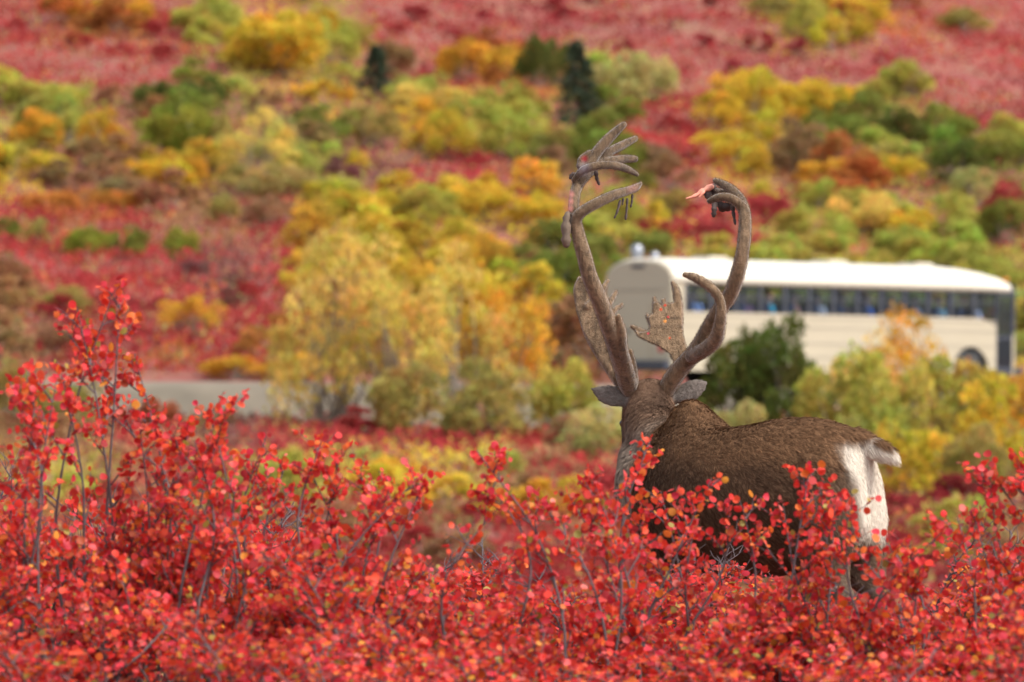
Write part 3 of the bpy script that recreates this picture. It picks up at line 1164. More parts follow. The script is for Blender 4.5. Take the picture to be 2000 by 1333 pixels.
def palm_px(mb, outline, depth, thick):
    """flat palm: outline in pixels, depth a function (px, py) -> d, real thickness"""
    o2 = [Vector((a, -b_, 0)) for a, b_ in outline]
    tris = geometry.tessellate_polygon([o2])
    A = np.array([P(a, b_, depth(a, b_) - thick / 2) for a, b_ in outline])
    B = np.array([P(a, b_, depth(a, b_) + thick / 2) for a, b_ in outline])
    n_ = len(outline)
    V = np.vstack([A, B])
    T = [tuple(t) for t in tris] + [(t[2] + n_, t[1] + n_, t[0] + n_) for t in tris]
    Q = [(i, (i + 1) % n_, (i + 1) % n_ + n_, i + n_) for i in range(n_)]
    bm_ = bmesh.new()
    vs = [bm_.verts.new(v) for v in V]
    for f_ in T + Q:
        try:
            bm_.faces.new([vs[i] for i in f_])
        except ValueError:
            pass
    bmesh.ops.recalc_face_normals(bm_, faces=bm_.faces)
    bmesh.ops.triangulate(bm_, faces=bm_.faces)
    bm_.verts.index_update()
    mb.put(V, T=[[v.index for v in f_.verts] for f_ in bm_.faces])
    bm_.free()


def antler_finish(mb, name, seed, paint=None):
    me = remesh(mb.mesh(name, None), 0.0042, 6, 0.5)
    V, N, T = mesh_arrays(me)
    rg = np.random.default_rng(seed)

    def tone(p, nn):
        base = np.array([0.165, 0.108, 0.064])
        n1 = sm(0.3, 0.7, noise3(p * np.array([1, 1, 0.3]), 150, 2))[:, None]
        n2 = sm(0.25, 0.75, noise3(p * np.array([1, 1, 0.22]), 48, 6))[:, None]
        c = base * (0.55 + 0.55 * n1 + 0.40 * n2) * (1 - 0.35 * sm(1.95, 2.25, p[:, 2:3]))
        if paint:
            c = paint(p, c)
        return c
    set_tint(me, np.minimum(tone(V, N), 0.8))
    me.materials.clear()
    me.materials.append(M_VELVET)
    p, nn = scatter(V, N, T, 26000, rg)
    comb = np.array([0, 0, 1.0]) + rg.normal(0, 0.5, (len(p), 3))
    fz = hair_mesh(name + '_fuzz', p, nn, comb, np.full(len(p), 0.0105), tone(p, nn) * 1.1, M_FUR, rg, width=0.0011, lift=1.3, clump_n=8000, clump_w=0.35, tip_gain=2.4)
    return me, fz


def near_px(p, a, b_, r):
    x, y = to_px(p)
    return np.clip(1.2 - np.hypot(x - a, y - b_) / r, 0, 1)[:, None]


mb = MB()   # left antler
tube_px(mb, [(1243, 776, 26.48, 17), (1226, 752, 26.44, 20), (1217, 720, 26.36, 20), (1204, 678, 26.25, 20), (1189, 636, 26.15, 19), (1170, 584, 26.07, 18),
             (1152, 542, 26.02, 17), (1141, 500, 26.0, 16), (1132, 468, 26.0, 15), (1125, 440, 26.0, 14)], 26)
tube_px(mb, [(1126, 447, 26.0, 13), (1126, 426, 25.99, 13), (1140, 412, 25.98, 12), (1164, 398, 25.99, 11.5), (1198, 382, 26.03, 11),
             (1227, 373, 26.09, 9), (1242, 367, 26.12, 8), (1251, 359, 26.14, 4.5)], 20)
tube_px(mb, [(1124, 445, 26.01, 12), (1121, 409, 26.05, 11.5), (1123, 380, 26.1, 11.5), (1130, 359, 26.14, 12), (1145, 340, 26.18, 13), (1160, 325, 26.22, 13)], 16)
tube_px(mb, [(1121, 352, 26.12, 6), (1139, 333, 26.1, 9), (1168, 324, 26.1, 9), (1198, 323, 26.14, 9), (1223, 330, 26.2, 8), (1244, 341, 26.25, 5)], 16)
tube_px(mb, [(1146, 330, 26.2, 12), (1166, 298, 26.22, 12), (1192, 268, 26.24, 11), (1218, 244, 26.26, 7)], 12)
tube_px(mb, [(1158, 325, 26.24, 11), (1180, 303, 26.3, 10), (1212, 286, 26.38, 9.5), (1241, 271, 26.44, 6.5)], 12)
tube_px(mb, [(1160, 325, 26.22, 10), (1188, 315, 26.28, 8.5), (1218, 311, 26.36, 9), (1240, 311, 26.4, 7.5)], 12)
tube_px(mb, [(1132, 326, 26.18, 7), (1136, 312, 26.2, 8), (1152, 300, 26.22, 8)], 8)
# rear point beside the beam
tube_px(mb, [(1232, 752, 26.42, 15), (1223, 716, 26.33, 15), (1215, 680, 26.22, 12), (1213, 647, 26.16, 11), (1208, 618, 26.12, 5.5)], 14)
tube_px(mb, [(1240, 748, 26.44, 9), (1236, 712, 26.38, 8), (1231, 686, 26.33, 5)], 8)
palm_px(mb, [(1130, 542), (1122, 569), (1125, 605), (1139, 647), (1160, 683), (1185, 716), (1206, 744), (1222, 748), (1222, 725), (1210, 690), (1200, 650), (1196, 612),
             (1186, 588), (1176, 570), (1160, 555), (1142, 540)], lambda a, b_: 26.48 + (760 - b_) * 0.0009 + (1180 - a) * 0.0006, 0.046)
for row in ([(1150, 600, 26.63, 11), (1172, 572, 26.66, 8), (1187, 550, 26.7, 5)], [(1170, 620, 26.62, 11), (1190, 592, 26.66, 8), (1203, 571, 26.7, 5)],
            [(1178, 640, 26.6, 11), (1196, 611, 26.64, 7), (1214, 596, 26.68, 5)], [(1132, 590, 26.66, 10), (1127, 565, 26.68, 8), (1132, 545, 26.7, 5)],
            [(1210, 745, 26.48, 14), (1180, 705, 26.53, 11), (1150, 655, 26.6, 10), (1134, 600, 26.66, 10)]):
    tube_px(mb, row, 10)


def paint_left(p, c):
    c = c * (1 - near_px(p, 1142, 311, 8)) + np.array([0.22, 0.015, 0.02]) * near_px(p, 1142, 311, 8)
    for a, b_, r in ((1112, 408, 8), (1113, 394, 8), (1114, 380, 8)):
        w = near_px(p, a, b_, r) * 0.9
        c = c * (1 - w) + np.array([0.62, 0.24, 0.19]) * w
    w = near_px(p, 1140, 332, 16) * 0.6
    c = c * (1 - w) + np.array([0.20, 0.17, 0.20]) * w
    w = near_px(p, 1236, 370, 14) * 0.5
    c = c * (1 - w) + np.array([0.28, 0.13, 0.11]) * w
    return c


me, fz = antler_finish(mb, 'antler', 21, paint_left)
aL = add('antler', me, caribou, off, label='taller antler on the left with spread finger-like top tines')
add('fuzz', fz, aL, kind='stuff')

mb = MB()   # right antler
tube_px(mb, [(1296, 776, 26.48, 17), (1309, 748, 26.44, 20), (1332, 716, 26.38, 19), (1356, 690, 26.31, 18), (1374, 660, 26.24, 17), (1391, 628, 26.18, 16), (1408, 602, 26.13, 16),
             (1426, 576, 26.09, 16), (1437, 548, 26.05, 16), (1446, 515, 26.02, 15), (1452, 480, 26.02, 14.5), (1455, 445, 26.05, 14), (1454, 415, 26.08, 13),
             (1446, 396, 26.12, 12)], 34)
tube_px(mb, [(1352, 696, 26.28, 16), (1378, 682, 26.16, 16), (1397, 664, 26.08, 16), (1404, 643, 26.03, 14), (1408, 615, 26.0, 12.5), (1407, 592, 25.99, 11), (1398, 572, 25.98, 10.5),
             (1380, 556, 25.99, 10), (1357, 543, 26.01, 9), (1337, 537, 26.03, 5.5)], 24)
tube_px(mb, [(1453, 410, 26.09, 12), (1440, 396, 26.08, 11), (1424, 387, 26.08, 10), (1404, 386, 26.1, 9), (1386, 393, 26.12, 6.5)], 14)
tube_px(mb, [(1454, 412, 26.1, 12), (1446, 390, 26.14, 11), (1425, 368, 26.2, 10), (1398, 354, 26.25, 7)], 14)
tube_px(mb, [(1448, 400, 26.12, 10), (1425, 385, 26.22, 11), (1400, 376, 26.3, 10), (1384, 372, 26.34, 7)], 12)
palm_px(mb, [(1342, 685), (1334, 655), (1331, 626), (1332, 588), (1324, 562), (1314, 560), (1316, 592), (1305, 594), (1296, 590), (1292, 600), (1284, 590), (1275, 592), (1275, 612),
             (1266, 620), (1270, 638), (1266, 648), (1248, 650), (1240, 645), (1244, 656), (1258, 664), (1286, 676), (1307, 690), (1318, 712), (1326, 730), (1345, 710)],
        lambda a, b_: 26.46 + (740 - b_) * 0.0012, 0.046)
for row in ([(1325, 600, 26.62, 8), (1322, 572, 26.65, 8), (1314, 553, 26.68, 5)], [(1300, 615, 26.6, 8), (1297, 596, 26.63, 6), (1296, 587, 26.64, 5)],
            [(1286, 620, 26.6, 9), (1280, 598, 26.63, 7), (1278, 583, 26.65, 4.5)], [(1278, 640, 26.59, 9), (1269, 626, 26.6, 6), (1264, 616, 26.62, 4.5)],
            [(1275, 656, 26.57, 9), (1255, 650, 26.58, 8), (1234, 638, 26.6, 4.5)], [(1330, 722, 26.48, 14), (1328, 690, 26.53, 11), (1316, 660, 26.57, 9)],
            [(1326, 640, 26.58, 9), (1327, 600, 26.63, 8), (1322, 570, 26.66, 7)]):
    tube_px(mb, row, 10)


def paint_right(p, c):
    for a, b_, r in ((1384, 372, 12), (1392, 380, 12)):
        w = near_px(p, a, b_, r) * (p[:, 1:2] > 26.22)
        c = c * (1 - w) + np.array([0.035, 0.015, 0.015]) * w
    for a, b_, r, k_ in ((1291, 605, 3.5, (0.6, 0.06, 0.02)), (1299, 597, 3, (0.6, 0.04, 0.02)), (1299, 628, 4, (0.65, 0.25, 0.05)), (1305, 620, 3, (0.5, 0.03, 0.04)),
                         (1266, 652, 3, (0.5, 0.03, 0.06)), (1308, 661, 3, (0.6, 0.08, 0.03))):
        w = np.clip(near_px(p, a, b_, r * 0.75) * 3, 0, 0.8) * (p[:, 1:2] > 26.4)
        c = c * (1 - w) + np.array(k_) * w
    return c


me, fz = antler_finish(mb, 'antler', 22, paint_right)
aR = add('antler', me, caribou, off, label='antler on the right curling over at its tip with a broad brow palm')
add('fuzz', fz, aR, kind='stuff')

M_SHRED = plain('torn_velvet', (0.065, 0.045, 0.04), 0.9, noise=0.4, scale=40)
M_STRIP = plain('hanging_velvet', (0.12, 0.085, 0.06), 0.9, noise=0.6, scale=60)
M_BONE = plain('bare_antler', (0.66, 0.25, 0.17), 0.5, noise=0.15, scale=30)


def shred(rows, parent, mat=M_SHRED, name='velvet_shred', n=8, sides=7):
    mb_ = MB()
    r = spline(rows, n)
    pts = np.array([P(a, b_, d) for a, b_, d, _ in r])
    rad = r[:, 3] * r[:, 2] / FPX * (1 + 0.25 * np.sin(np.arange(n) * 2.3))
    mb_.capsule(pts, rad, rad * 0.85, sides=sides)
    o_ = add(name, mb_.mesh(name, mat, True), parent)
    return o_


shred([(1108, 420, 26.0, 7), (1106, 435, 25.99, 11), (1106, 458, 25.98, 11), (1106, 476, 25.98, 10)], aL, M_STRIP)
shred([(1113, 420, 26.0, 4), (1108, 424, 26.0, 6)], aL, n=4)
shred([(1211, 394, 26.06, 3.5), (1207, 409, 26.05, 3), (1203, 420, 26.05, 2.5), (1200, 426, 26.05, 2)], aL)
shred([(1225, 390, 26.09, 3), (1224, 410, 26.09, 2.6), (1222, 428, 26.09, 3)], aL)
shred([(1235, 382, 26.11, 3), (1234, 395, 26.11, 2.5), (1232, 404, 26.11, 2.4)], aL)
shred([(1217, 390, 26.07, 3), (1216, 399, 26.07, 2)], aL, n=4)
shred([(1164, 338, 26.16, 5), (1166, 350, 26.16, 4), (1170, 360, 26.16, 3)], aL)
shred([(1126, 345, 26.14, 5), (1118, 339, 26.13, 4), (1114, 348, 26.13, 3)], aL, n=5)
shred([(1400, 392, 26.26, 9), (1412, 405, 26.25, 11), (1424, 404, 26.22, 8)], aR)
shred([(1396, 398, 26.22, 6), (1395, 410, 26.2, 6), (1394, 421, 26.2, 5)], aR)
shred([(1431, 404, 26.14, 5), (1433, 420, 26.12, 4), (1436, 437, 26.11, 3)], aR)
shred([(1392, 366, 26.3, 8), (1384, 372, 26.3, 9), (1382, 384, 26.28, 7)], aR)
shred([(1388, 366, 26.28, 7), (1372, 374, 26.27, 6.5), (1358, 383, 26.26, 4.5), (1341, 388, 26.25, 1.5)], aR, M_BONE, 'bare_tine', 10)
shred([(1374, 376, 26.26, 4), (1366, 385, 26.25, 2)], aR, M_BONE, 'bare_tine', 4)
for o_ in list(aL.children) + list(aR.children):
    if o_.name.startswith(('velvet_shred', 'bare_tine')):
        o_.location = (0, 0, 0)

# ------------------------------------------------------------------ leaf builder
OUT10 = np.array([(math.sin(a) * (0.5 + 0.03 * math.cos(3 * a)), 0.5 - 0.5 * math.cos(a)) for a in np.linspace(0, 2 * np.pi, 9, endpoint=False)])


def leaves_np(pos, ydir, nn, size, fold=0.18, kind='round'):
    """leaf blades: base at pos, along ydir, facing nn"""
    y = nrm(ydir)
    x = nrm(np.cross(y, nn))
    z = np.cross(x, y)
    s = size[:, None]
    if kind == 'round':
        tpl = np.vstack([[(0.0, 0.5)], OUT10])
        zz = np.asarray(fold)[..., None] * (np.abs(tpl[:, 0]) * 0.9 + (tpl[:, 1] - 0.5) ** 2 * 0.6)
        k = 9
        tri = np.array([(0, 1 + i, 1 + (i + 1) % k) for i in range(k)])
    else:   # spray of a few leaves, far away
        tpl = np.array([(0, 0), (0.42, 0.45), (0.12, 1.0), (-0.38, 0.55)])
        zz = np.array([0, 0.2, -0.05, 0.18])
        tri = np.array([(0, 1, 2), (0, 2, 3)])
    V = (pos[:, None] + x[:, None] * (tpl[None, :, 0:1] * s[:, None]) + y[:, None] * (tpl[None, :, 1:2] * s[:, None])
         + z[:, None] * (np.broadcast_to(zz, (len(pos), len(tpl)))[:, :, None] * s[:, None]))
    n_ = len(pos)
    m_ = len(tpl)
    T = (np.arange(n_)[:, None, None] * m_ + tri[None]).reshape(-1, 3)
    return V.reshape(-1, 3), T, m_


def rand_dirs(rg, n_):
    return nrm(rg.normal(0, 1, (n_, 3)))


# ------------------------------------------------------------------ far bushes: prototypes of unit width and height
def stem_tubes(mb, rg, tips, r0=0.011, sides=5, base=0.06):
    for t in tips:
        b0 = np.array([rg.normal(0, base), rg.normal(0, base), -0.03])
        mid = b0 * 0.55 + t * 0.45 + np.array([rg.normal(0, 0.03), rg.normal(0, 0.03), 0.04])
        mb.tube(spline([b0, mid, t], 6), np.linspace(r0, r0 * 0.25, 6), sides=sides, cap=False)


def proto_dome(seed, n_leaf=1500, lumps=16, upright=0.0, airy=0.0, card=0.07):
    rg = np.random.default_rng(seed)
    cs, rs = [], []
    for i in range(lumps):
        a = rg.uniform(0, 2 * np.pi)
        r = 0.42 * math.sqrt(rg.uniform(0.02, 1))
        top = (1 - (r / 0.5) ** 2 * (0.75 - 0.25 * upright)) * rg.uniform(0.72, 1.0)
        z = top - rg.uniform(0.12, 0.5) * (1 if rg.random() < 0.55 else 0.35)
        cs.append((r * math.cos(a), r * math.sin(a), max(0.14, z)))
        rs.append(rg.uniform(0.09, 0.17) * (1 - 0.3 * airy))
    cs, rs = np.array(cs), np.array(rs)
    i = rg.integers(0, lumps, n_leaf)
    d = rand_dirs(rg, n_leaf)
    d[:, 2] = np.abs(d[:, 2]) * np.where(rg.random(n_leaf) < 0.75, 1, -1)
    rad = rs[i] * rg.uniform(0.35, 1.1, n_leaf) ** (0.6)
    pos = cs[i] + d * rad[:, None] * np.array([1, 1, 0.95 + 0.5 * upright])
    pos[:, 2] = np.maximum(pos[:, 2], 0.02)
    V, T, m_ = leaves_np(pos, d + rand_dirs(rg, n_leaf) * 0.8 + np.array([0, 0, 0.3]), rand_dirs(rg, n_leaf) + np.array([0, 0, 0.6]),
                         rg.uniform(0.6, 1.3, n_leaf) * card, kind='spray')
    tint = rg.uniform(0.7, 1.25, (n_leaf, 1)) * rg.uniform(0.82, 1.18, (lumps, 1))[i] * np.array([1.0, 1.0, 1.0])
    tint = tint * (1 + rg.normal(0, 0.10, (n_leaf, 3))) * (1 + rg.normal(0, 1, (lumps, 1))[i] * np.array([[0.05, -0.05, 0.0]]))
    crown = mesh_np('bush_crown', V, [T], M_BUSH, np.repeat(np.clip(tint, 0.3, 1.8), m_, axis=0))
    mb = MB()
    stem_tubes(mb, rg, cs * np.array([0.9, 0.9, 0.95]))
    return crown, mb.mesh('bush_stems', M_STEM)


def proto_spruce(seed, n_leaf=2200):
    rg = np.random.default_rng(seed)
    pos, dr = [], []
    mb = MB()
    mb.tube([(0, 0, -0.03), (0.01, 0, 0.5), (0, 0, 0.99)], [0.03, 0.02, 0.004], sides=7)
    tiers = 17
    for t in range(tiers):
        z = 0.06 + 0.90 * (t / (tiers - 1)) ** 0.95
        R = 0.5 * (1 - z) ** 0.8 * rg.uniform(0.8, 1.08) + 0.03
        for q in range(9):
            a = rg.uniform(0, 2 * np.pi)
            L = R * rg.uniform(0.75, 1.1)
            tip = np.array([math.cos(a) * L, math.sin(a) * L, z - L * 0.22])
            mb.tube([(0, 0, z), tip], [0.006, 0.002], sides=4, cap=False)
            kk = int(n_leaf / tiers / 9)
            f = rg.uniform(0.1, 1.05, kk)[:, None]
            p = np.array([[0, 0, z]]) * (1 - f) + tip * f + rg.normal(0, 0.014, (kk, 3))
            pos.append(p)
            dr.append(np.tile([math.cos(a), math.sin(a), -0.1], (kk, 1)))
    pos, dr = np.vstack(pos), np.vstack(dr)
    n_ = len(pos)
    V, T, m_ = leaves_np(pos, dr + rand_dirs(rg, n_) * 0.5, rand_dirs(rg, n_) * 0.6 + np.array([0, 0, 1]), rg.uniform(0.05, 0.09, n_), kind='spray')
    tint = rg.uniform(0.65, 1.3, (n_, 1)) * np.ones((1, 3))
    crown = mesh_np('spruce_crown', V, [T], M_BUSH, np.repeat(tint, m_, axis=0))
    return crown, mb.mesh('spruce_trunk', M_STEM)


DOMES = [proto_dome(100 + i, 2200, 20, 0.35, 0.0, 0.06) for i in range(6)]
TALLS = [proto_dome(200 + i, 2600, 24, 1.0, 0.2, 0.055) for i in range(4)]
AIRY = [proto_dome(300 + i, 2700, 34, 0.8, 1.1, 0.034) for i in range(4)]
LOWS = [proto_dome(400 + i, 800, 10, 0.2, 0.0, 0.09) for i in range(5)]
SPRUCE = [proto_spruce(500 + i) for i in range(3)]
PROTO = {'d': DOMES, 't': TALLS, 'a': AIRY, 'l': LOWS, 's': SPRUCE}
_cnt = {}


def bush(kind, base, w, h, color, label, group=None, name=None, rg=None, rot=None):
    i = _cnt.get(kind, 0)
    _cnt[kind] = i + 1
    crown, stems = PROTO[kind][i % len(PROTO[kind])]
    nm = name or {'s': 'spruce_tree', 'l': 'low_shrub'}.get(kind, 'willow_bush')
    r = empty(nm, Vector(base), label, {'s': 'tree', 'l': 'shrub'}.get(kind, 'bush'), group, (0, 0, (i * 2.39996) % 6.283 if rot is None else rot))
    r.scale = (w, w, h)
    c = add('crown', crown, r)
    c.color = (*color, 1)
    add('trunk' if kind == 's' else 'branchwork', stems, r)
    return r


C_ = {'gold': (0.62, 0.35, 0.045), 'yel': (0.62, 0.44, 0.05), 'pale': (0.66, 0.49, 0.12), 'lime': (0.44, 0.40, 0.08), 'plime': (0.46, 0.42, 0.15),
      'olive': (0.38, 0.30, 0.085), 'green': (0.22, 0.24, 0.045), 'dgreen': (0.12, 0.135, 0.03), 'spruce': (0.06, 0.085, 0.05),
      'orange': (0.54, 0.23, 0.05), 'rust': (0.36, 0.11, 0.05), 'red': (0.40, 0.06, 0.06), 'bgreen': (0.27, 0.28, 0.04), 'brown': (0.20, 0.12, 0.06)}

HILL = [  # kind, px, base row, width px, height px, colour, label
    ('d', 548, 150, 175, 125, 'yel', 'large golden domed willow high on the left of the slope'),
    ('d', 470, 128, 85, 62, 'yel', 'small yellow bush at the left foot of the large golden dome'),
    ('t', 655, 148, 85, 98, 'lime', 'green bush touching the right side of the large golden dome'),
    ('s', 735, 195, 84, 98, 'spruce', 'short dark spruce standing alone left of the orange bush'),
    ('d', 905, 168, 105, 88, 'gold', 'orange-gold bush, left one of the pair right of the lone spruce'),
    ('d', 985, 165, 95, 85, 'gold', 'orange-gold bush touching the dark evergreen pair'),
    ('t', 1050, 185, 75, 100, 'dgreen', 'dark green upright bush left of the tall spruce'),
    ('t', 1090, 180, 65, 95, 'dgreen', 'dark green bush pressed against the tall spruce'),
    ('s', 1127, 245, 105, 150, 'spruce', 'tall narrow dark spruce above the left antler'),
    ('d', 1205, 210, 120, 105, 'plime', 'pale lime domed willow just right of the tall spruce'),
    ('d', 1280, 208, 120, 100, 'plime', 'pale lime willow, right half of the rounded pair by the spruce'),
    ('d', 1395, 255, 105, 75, 'yel', 'leftmost bush of the bright yellow row on the right slope'),
    ('d', 1475, 248, 110, 95, 'yel', 'second bush of the bright yellow row on the right slope'),
    ('d', 1568, 245, 120, 92, 'yel', 'third and widest bush of the bright yellow row'),
    ('d', 1655, 228, 95, 70, 'yel', 'rightmost bush of the bright yellow row on the right slope'),
    ('d', 1780, 195, 95, 70, 'plime', 'grey-green bush alone in the red heath on the right'),
    ('d', 1715, 200, 60, 45, 'lime', 'small green bush left of the grey-green one in red heath'),
    ('d', 1890, 72, 100, 55, 'olive', 'olive mound in the red heath near the top right corner'),
    ('d', 1575, 75, 80, 70, 'lime', 'lime bush below the yellow cluster at top right'),
    ('d', 1680, 52, 110, 60, 'yel', 'yellow bush in the upper right under the rusty one'),
    ('d', 1505, 45, 100, 60, 'olive', 'olive-orange bush at the top edge right of centre'),
    ('l', 1755, 22, 80, 48, 'rust', 'brown-red bush on the top edge at right'),
    ('d', 165, 52, 70, 62, 'gold', 'orange bush at the top left, nearest the left edge'),
    ('d', 255, 52, 85, 55, 'gold', 'golden bush at the top left, beside the orange one'),
    ('d', 380, 72, 90, 60, 'lime', 'green bush on the red slope left of the golden dome'),
    ('d', 445, 78, 70, 60, 'lime', 'lime bush tucked behind the golden dome on its left'),
    ('d', 60, 222, 100, 62, 'lime', 'lime bush at the left edge under the red slope'),
    ('d', 128, 228, 100, 70, 'lime', 'lime bush, second from the left edge under the red slope'),
    ('t', 300, 232, 85, 72, 'dgreen', 'dark green bush, left one behind the bright green clump'),
    ('t', 385, 238, 95, 78, 'dgreen', 'dark green bush, right one behind the bright green clump'),
    ('d', 305, 318, 110, 105, 'bgreen', 'bright green clump, left half, on the left slope'),
    ('d', 385, 318, 105, 110, 'bgreen', 'bright green clump, right half, on the left slope'),
    ('d', 62, 300, 100, 85, 'gold', 'golden bush at the left edge below the lime pair'),
    ('d', 200, 312, 100, 80, 'gold', 'ochre bush left of the bright green clump'),
    ('d', 20, 352, 75, 72, 'lime', 'lime bush cut by the left edge below the golden one'),
    ('d', 270, 372, 75, 65, 'gold', 'vivid orange bush, left one below the bright green clump'),
    ('d', 350, 372, 100, 75, 'gold', 'vivid orange bush, right one below the bright green clump'),
    ('a', 505, 372, 165, 130, 'pale', 'dusty yellow-green willow right of the vivid orange bushes'),
    ('t', 432, 322, 55, 85, 'olive', 'narrow olive bush between green clump and dusty willow'),
    ('d', 640, 295, 120, 85, 'green', 'green bush in the middle band under the pale yellow ones'),
    ('d', 725, 290, 105, 80, 'olive', 'olive bush in the middle band under the lone spruce'),
    ('d', 800, 228, 95, 55, 'pale', 'pale yellow bush below and right of the lone spruce'),
    ('d', 865, 228, 120, 62, 'pale', 'pale yellow bush below the orange-gold pair'),
    ('d', 930, 262, 110, 80, 'lime', 'lime bush in the centre left of the left antler top'),
    ('d', 1010, 318, 130, 95, 'lime', 'green-yellow bush directly left of the antler fingers'),
    ('d', 1085, 330, 110, 75, 'green', 'green bush just behind the antler fingers'),
    ('d', 1185, 320, 115, 105, 'green', 'dark olive bush behind the antler fingers, right side'),
    ('d', 695, 345, 52, 42, 'yel', 'tiny bright yellow bush in the dark middle band'),
    ('d', 650, 425, 80, 62, 'gold', 'golden bush at the left end of the long lime row'),
    ('d', 735, 440, 125, 80, 'yel', 'first yellow-lime bush of the long row left of antlers'),
    ('d', 835, 440, 125, 78, 'lime', 'second yellow-lime bush of the long row left of antlers'),
    ('d', 935, 436, 120, 78, 'yel', 'third yellow-lime bush of the long row left of antlers'),
    ('d', 1040, 450, 110, 66, 'yel', 'fourth bush of the long lime row, beside the antler'),
    ('d', 1215, 460, 95, 80, 'lime', 'lime bush showing inside the curve of the left antler'),
    ('d', 1310, 440, 85, 70, 'olive', 'olive bush between the two antler tops'),
    ('d', 168, 515, 85, 80, 'bgreen', 'round green bush on the red slope, left of a pair'),
    ('d', 243, 512, 80, 70, 'green', 'round green bush on the red slope, right of a pair'),
    ('d', 362, 512, 75, 65, 'bgreen', 'small green bush right of the round green pair'),
    ('d', 12, 482, 55, 55, 'green', 'green bush cut by the left edge on the red slope'),
    ('d', 72, 490, 65, 52, 'olive', 'olive bush between left edge and round green pair'),
    ('d', 100, 425, 110, 52, 'orange', 'orange bush above the round green pair, nearer the left edge'),
    ('d', 220, 420, 110, 55, 'orange', 'orange bush right above the round green pair'),
    ('d', 440, 440, 80, 60, 'olive', 'olive bush left of the tall yellow willow'),
    ('a', 372, 672, 135, 90, 'gold', 'golden willow in the red heath above the road'),
    ('d', 130, 630, 90, 70, 'olive', 'ochre bush in the red heath behind the tall red sprig'),
    ('d', 470, 742, 130, 45, 'gold', 'golden bush on the far road edge left of the tall willows'),
    ('d', 575, 744, 120, 48, 'gold', 'golden bush on the far road edge behind the tall willows'),
    ('d', 1112, 690, 85, 90, 'orange', 'orange bush beside the left antler base'),
    ('d', 1095, 605, 140, 135, 'green', 'large dark green bush left of the bus'),
    ('d', 1585, 475, 120, 70, 'lime', 'lime bush behind the bus roof right of the antler'),
    ('d', 1680, 470, 130, 90, 'pale', 'dusty yellow bush behind the middle of the bus roof'),
    ('d', 1775, 490, 110, 80, 'yel', 'yellow-green bush behind the bus roof, right of the dusty one'),
    ('d', 1870, 480, 120, 85, 'lime', 'lime bush behind the front half of the bus roof'),
    ('d', 1965, 490, 100, 100, 'green', 'green bush beyond the bus front at the right edge'),
    ('d', 1640, 298, 105, 85, 'green', 'dark green bush below the widest bright yellow bush'),
    ('d', 1735, 298, 125, 90, 'dgreen', 'darkest round bush in the green band at right'),
    ('d', 1850, 300, 120, 95, 'green', 'olive green bush in the green band, second from right edge'),
    ('d', 1955, 318, 110, 95, 'lime', 'lime green bush at the right edge of the green band'),
    ('d', 1880, 375, 110, 85, 'dgreen', 'dark green bush under the green band near the right edge'),
    ('d', 1610, 372, 105, 60, 'gold', 'orange bush under the green band right of the antler'),
    ('d', 1755, 362, 95, 66, 'yel', 'yellow bush under the green band at right'),
    ('d', 1445, 330, 110, 66, 'yel', 'yellow bush above the right antler tip'),
    ('t', 1570, 335, 75, 75, 'green', 'upright green bush right above the right antler tip'),
    ('d', 1680, 425, 110, 55, 'lime', 'lime mound above the dusty yellow bush behind the bus'),
    ('d', 1905, 405, 95, 75, 'plime', 'pale green bush near the right edge above the bus'),
    ('d', 1960, 435, 85, 66, 'red', 'crimson bush at the right edge above the bus'),
    ('d', 1500, 440, 90, 60, 'red', 'crimson bush right of the right antler curve'),
    ('d', 1395, 478, 80, 50, 'red', 'red bush poking over the bus roof inside the right antler'),
    ('d', 1280, 482, 80, 55, 'red', 'red bush poking over the rear end of the bus roof'),
]
for k_, px, row, w, h, col, lab in HILL:
    g_ = on_ground(px, row)
    sc_ = g_[1] / FPX
    bush(k_, g_, w * sc_ * 1.15, h * sc_ * (1.1 if k_ == 's' else 1.22), C_[col], lab)

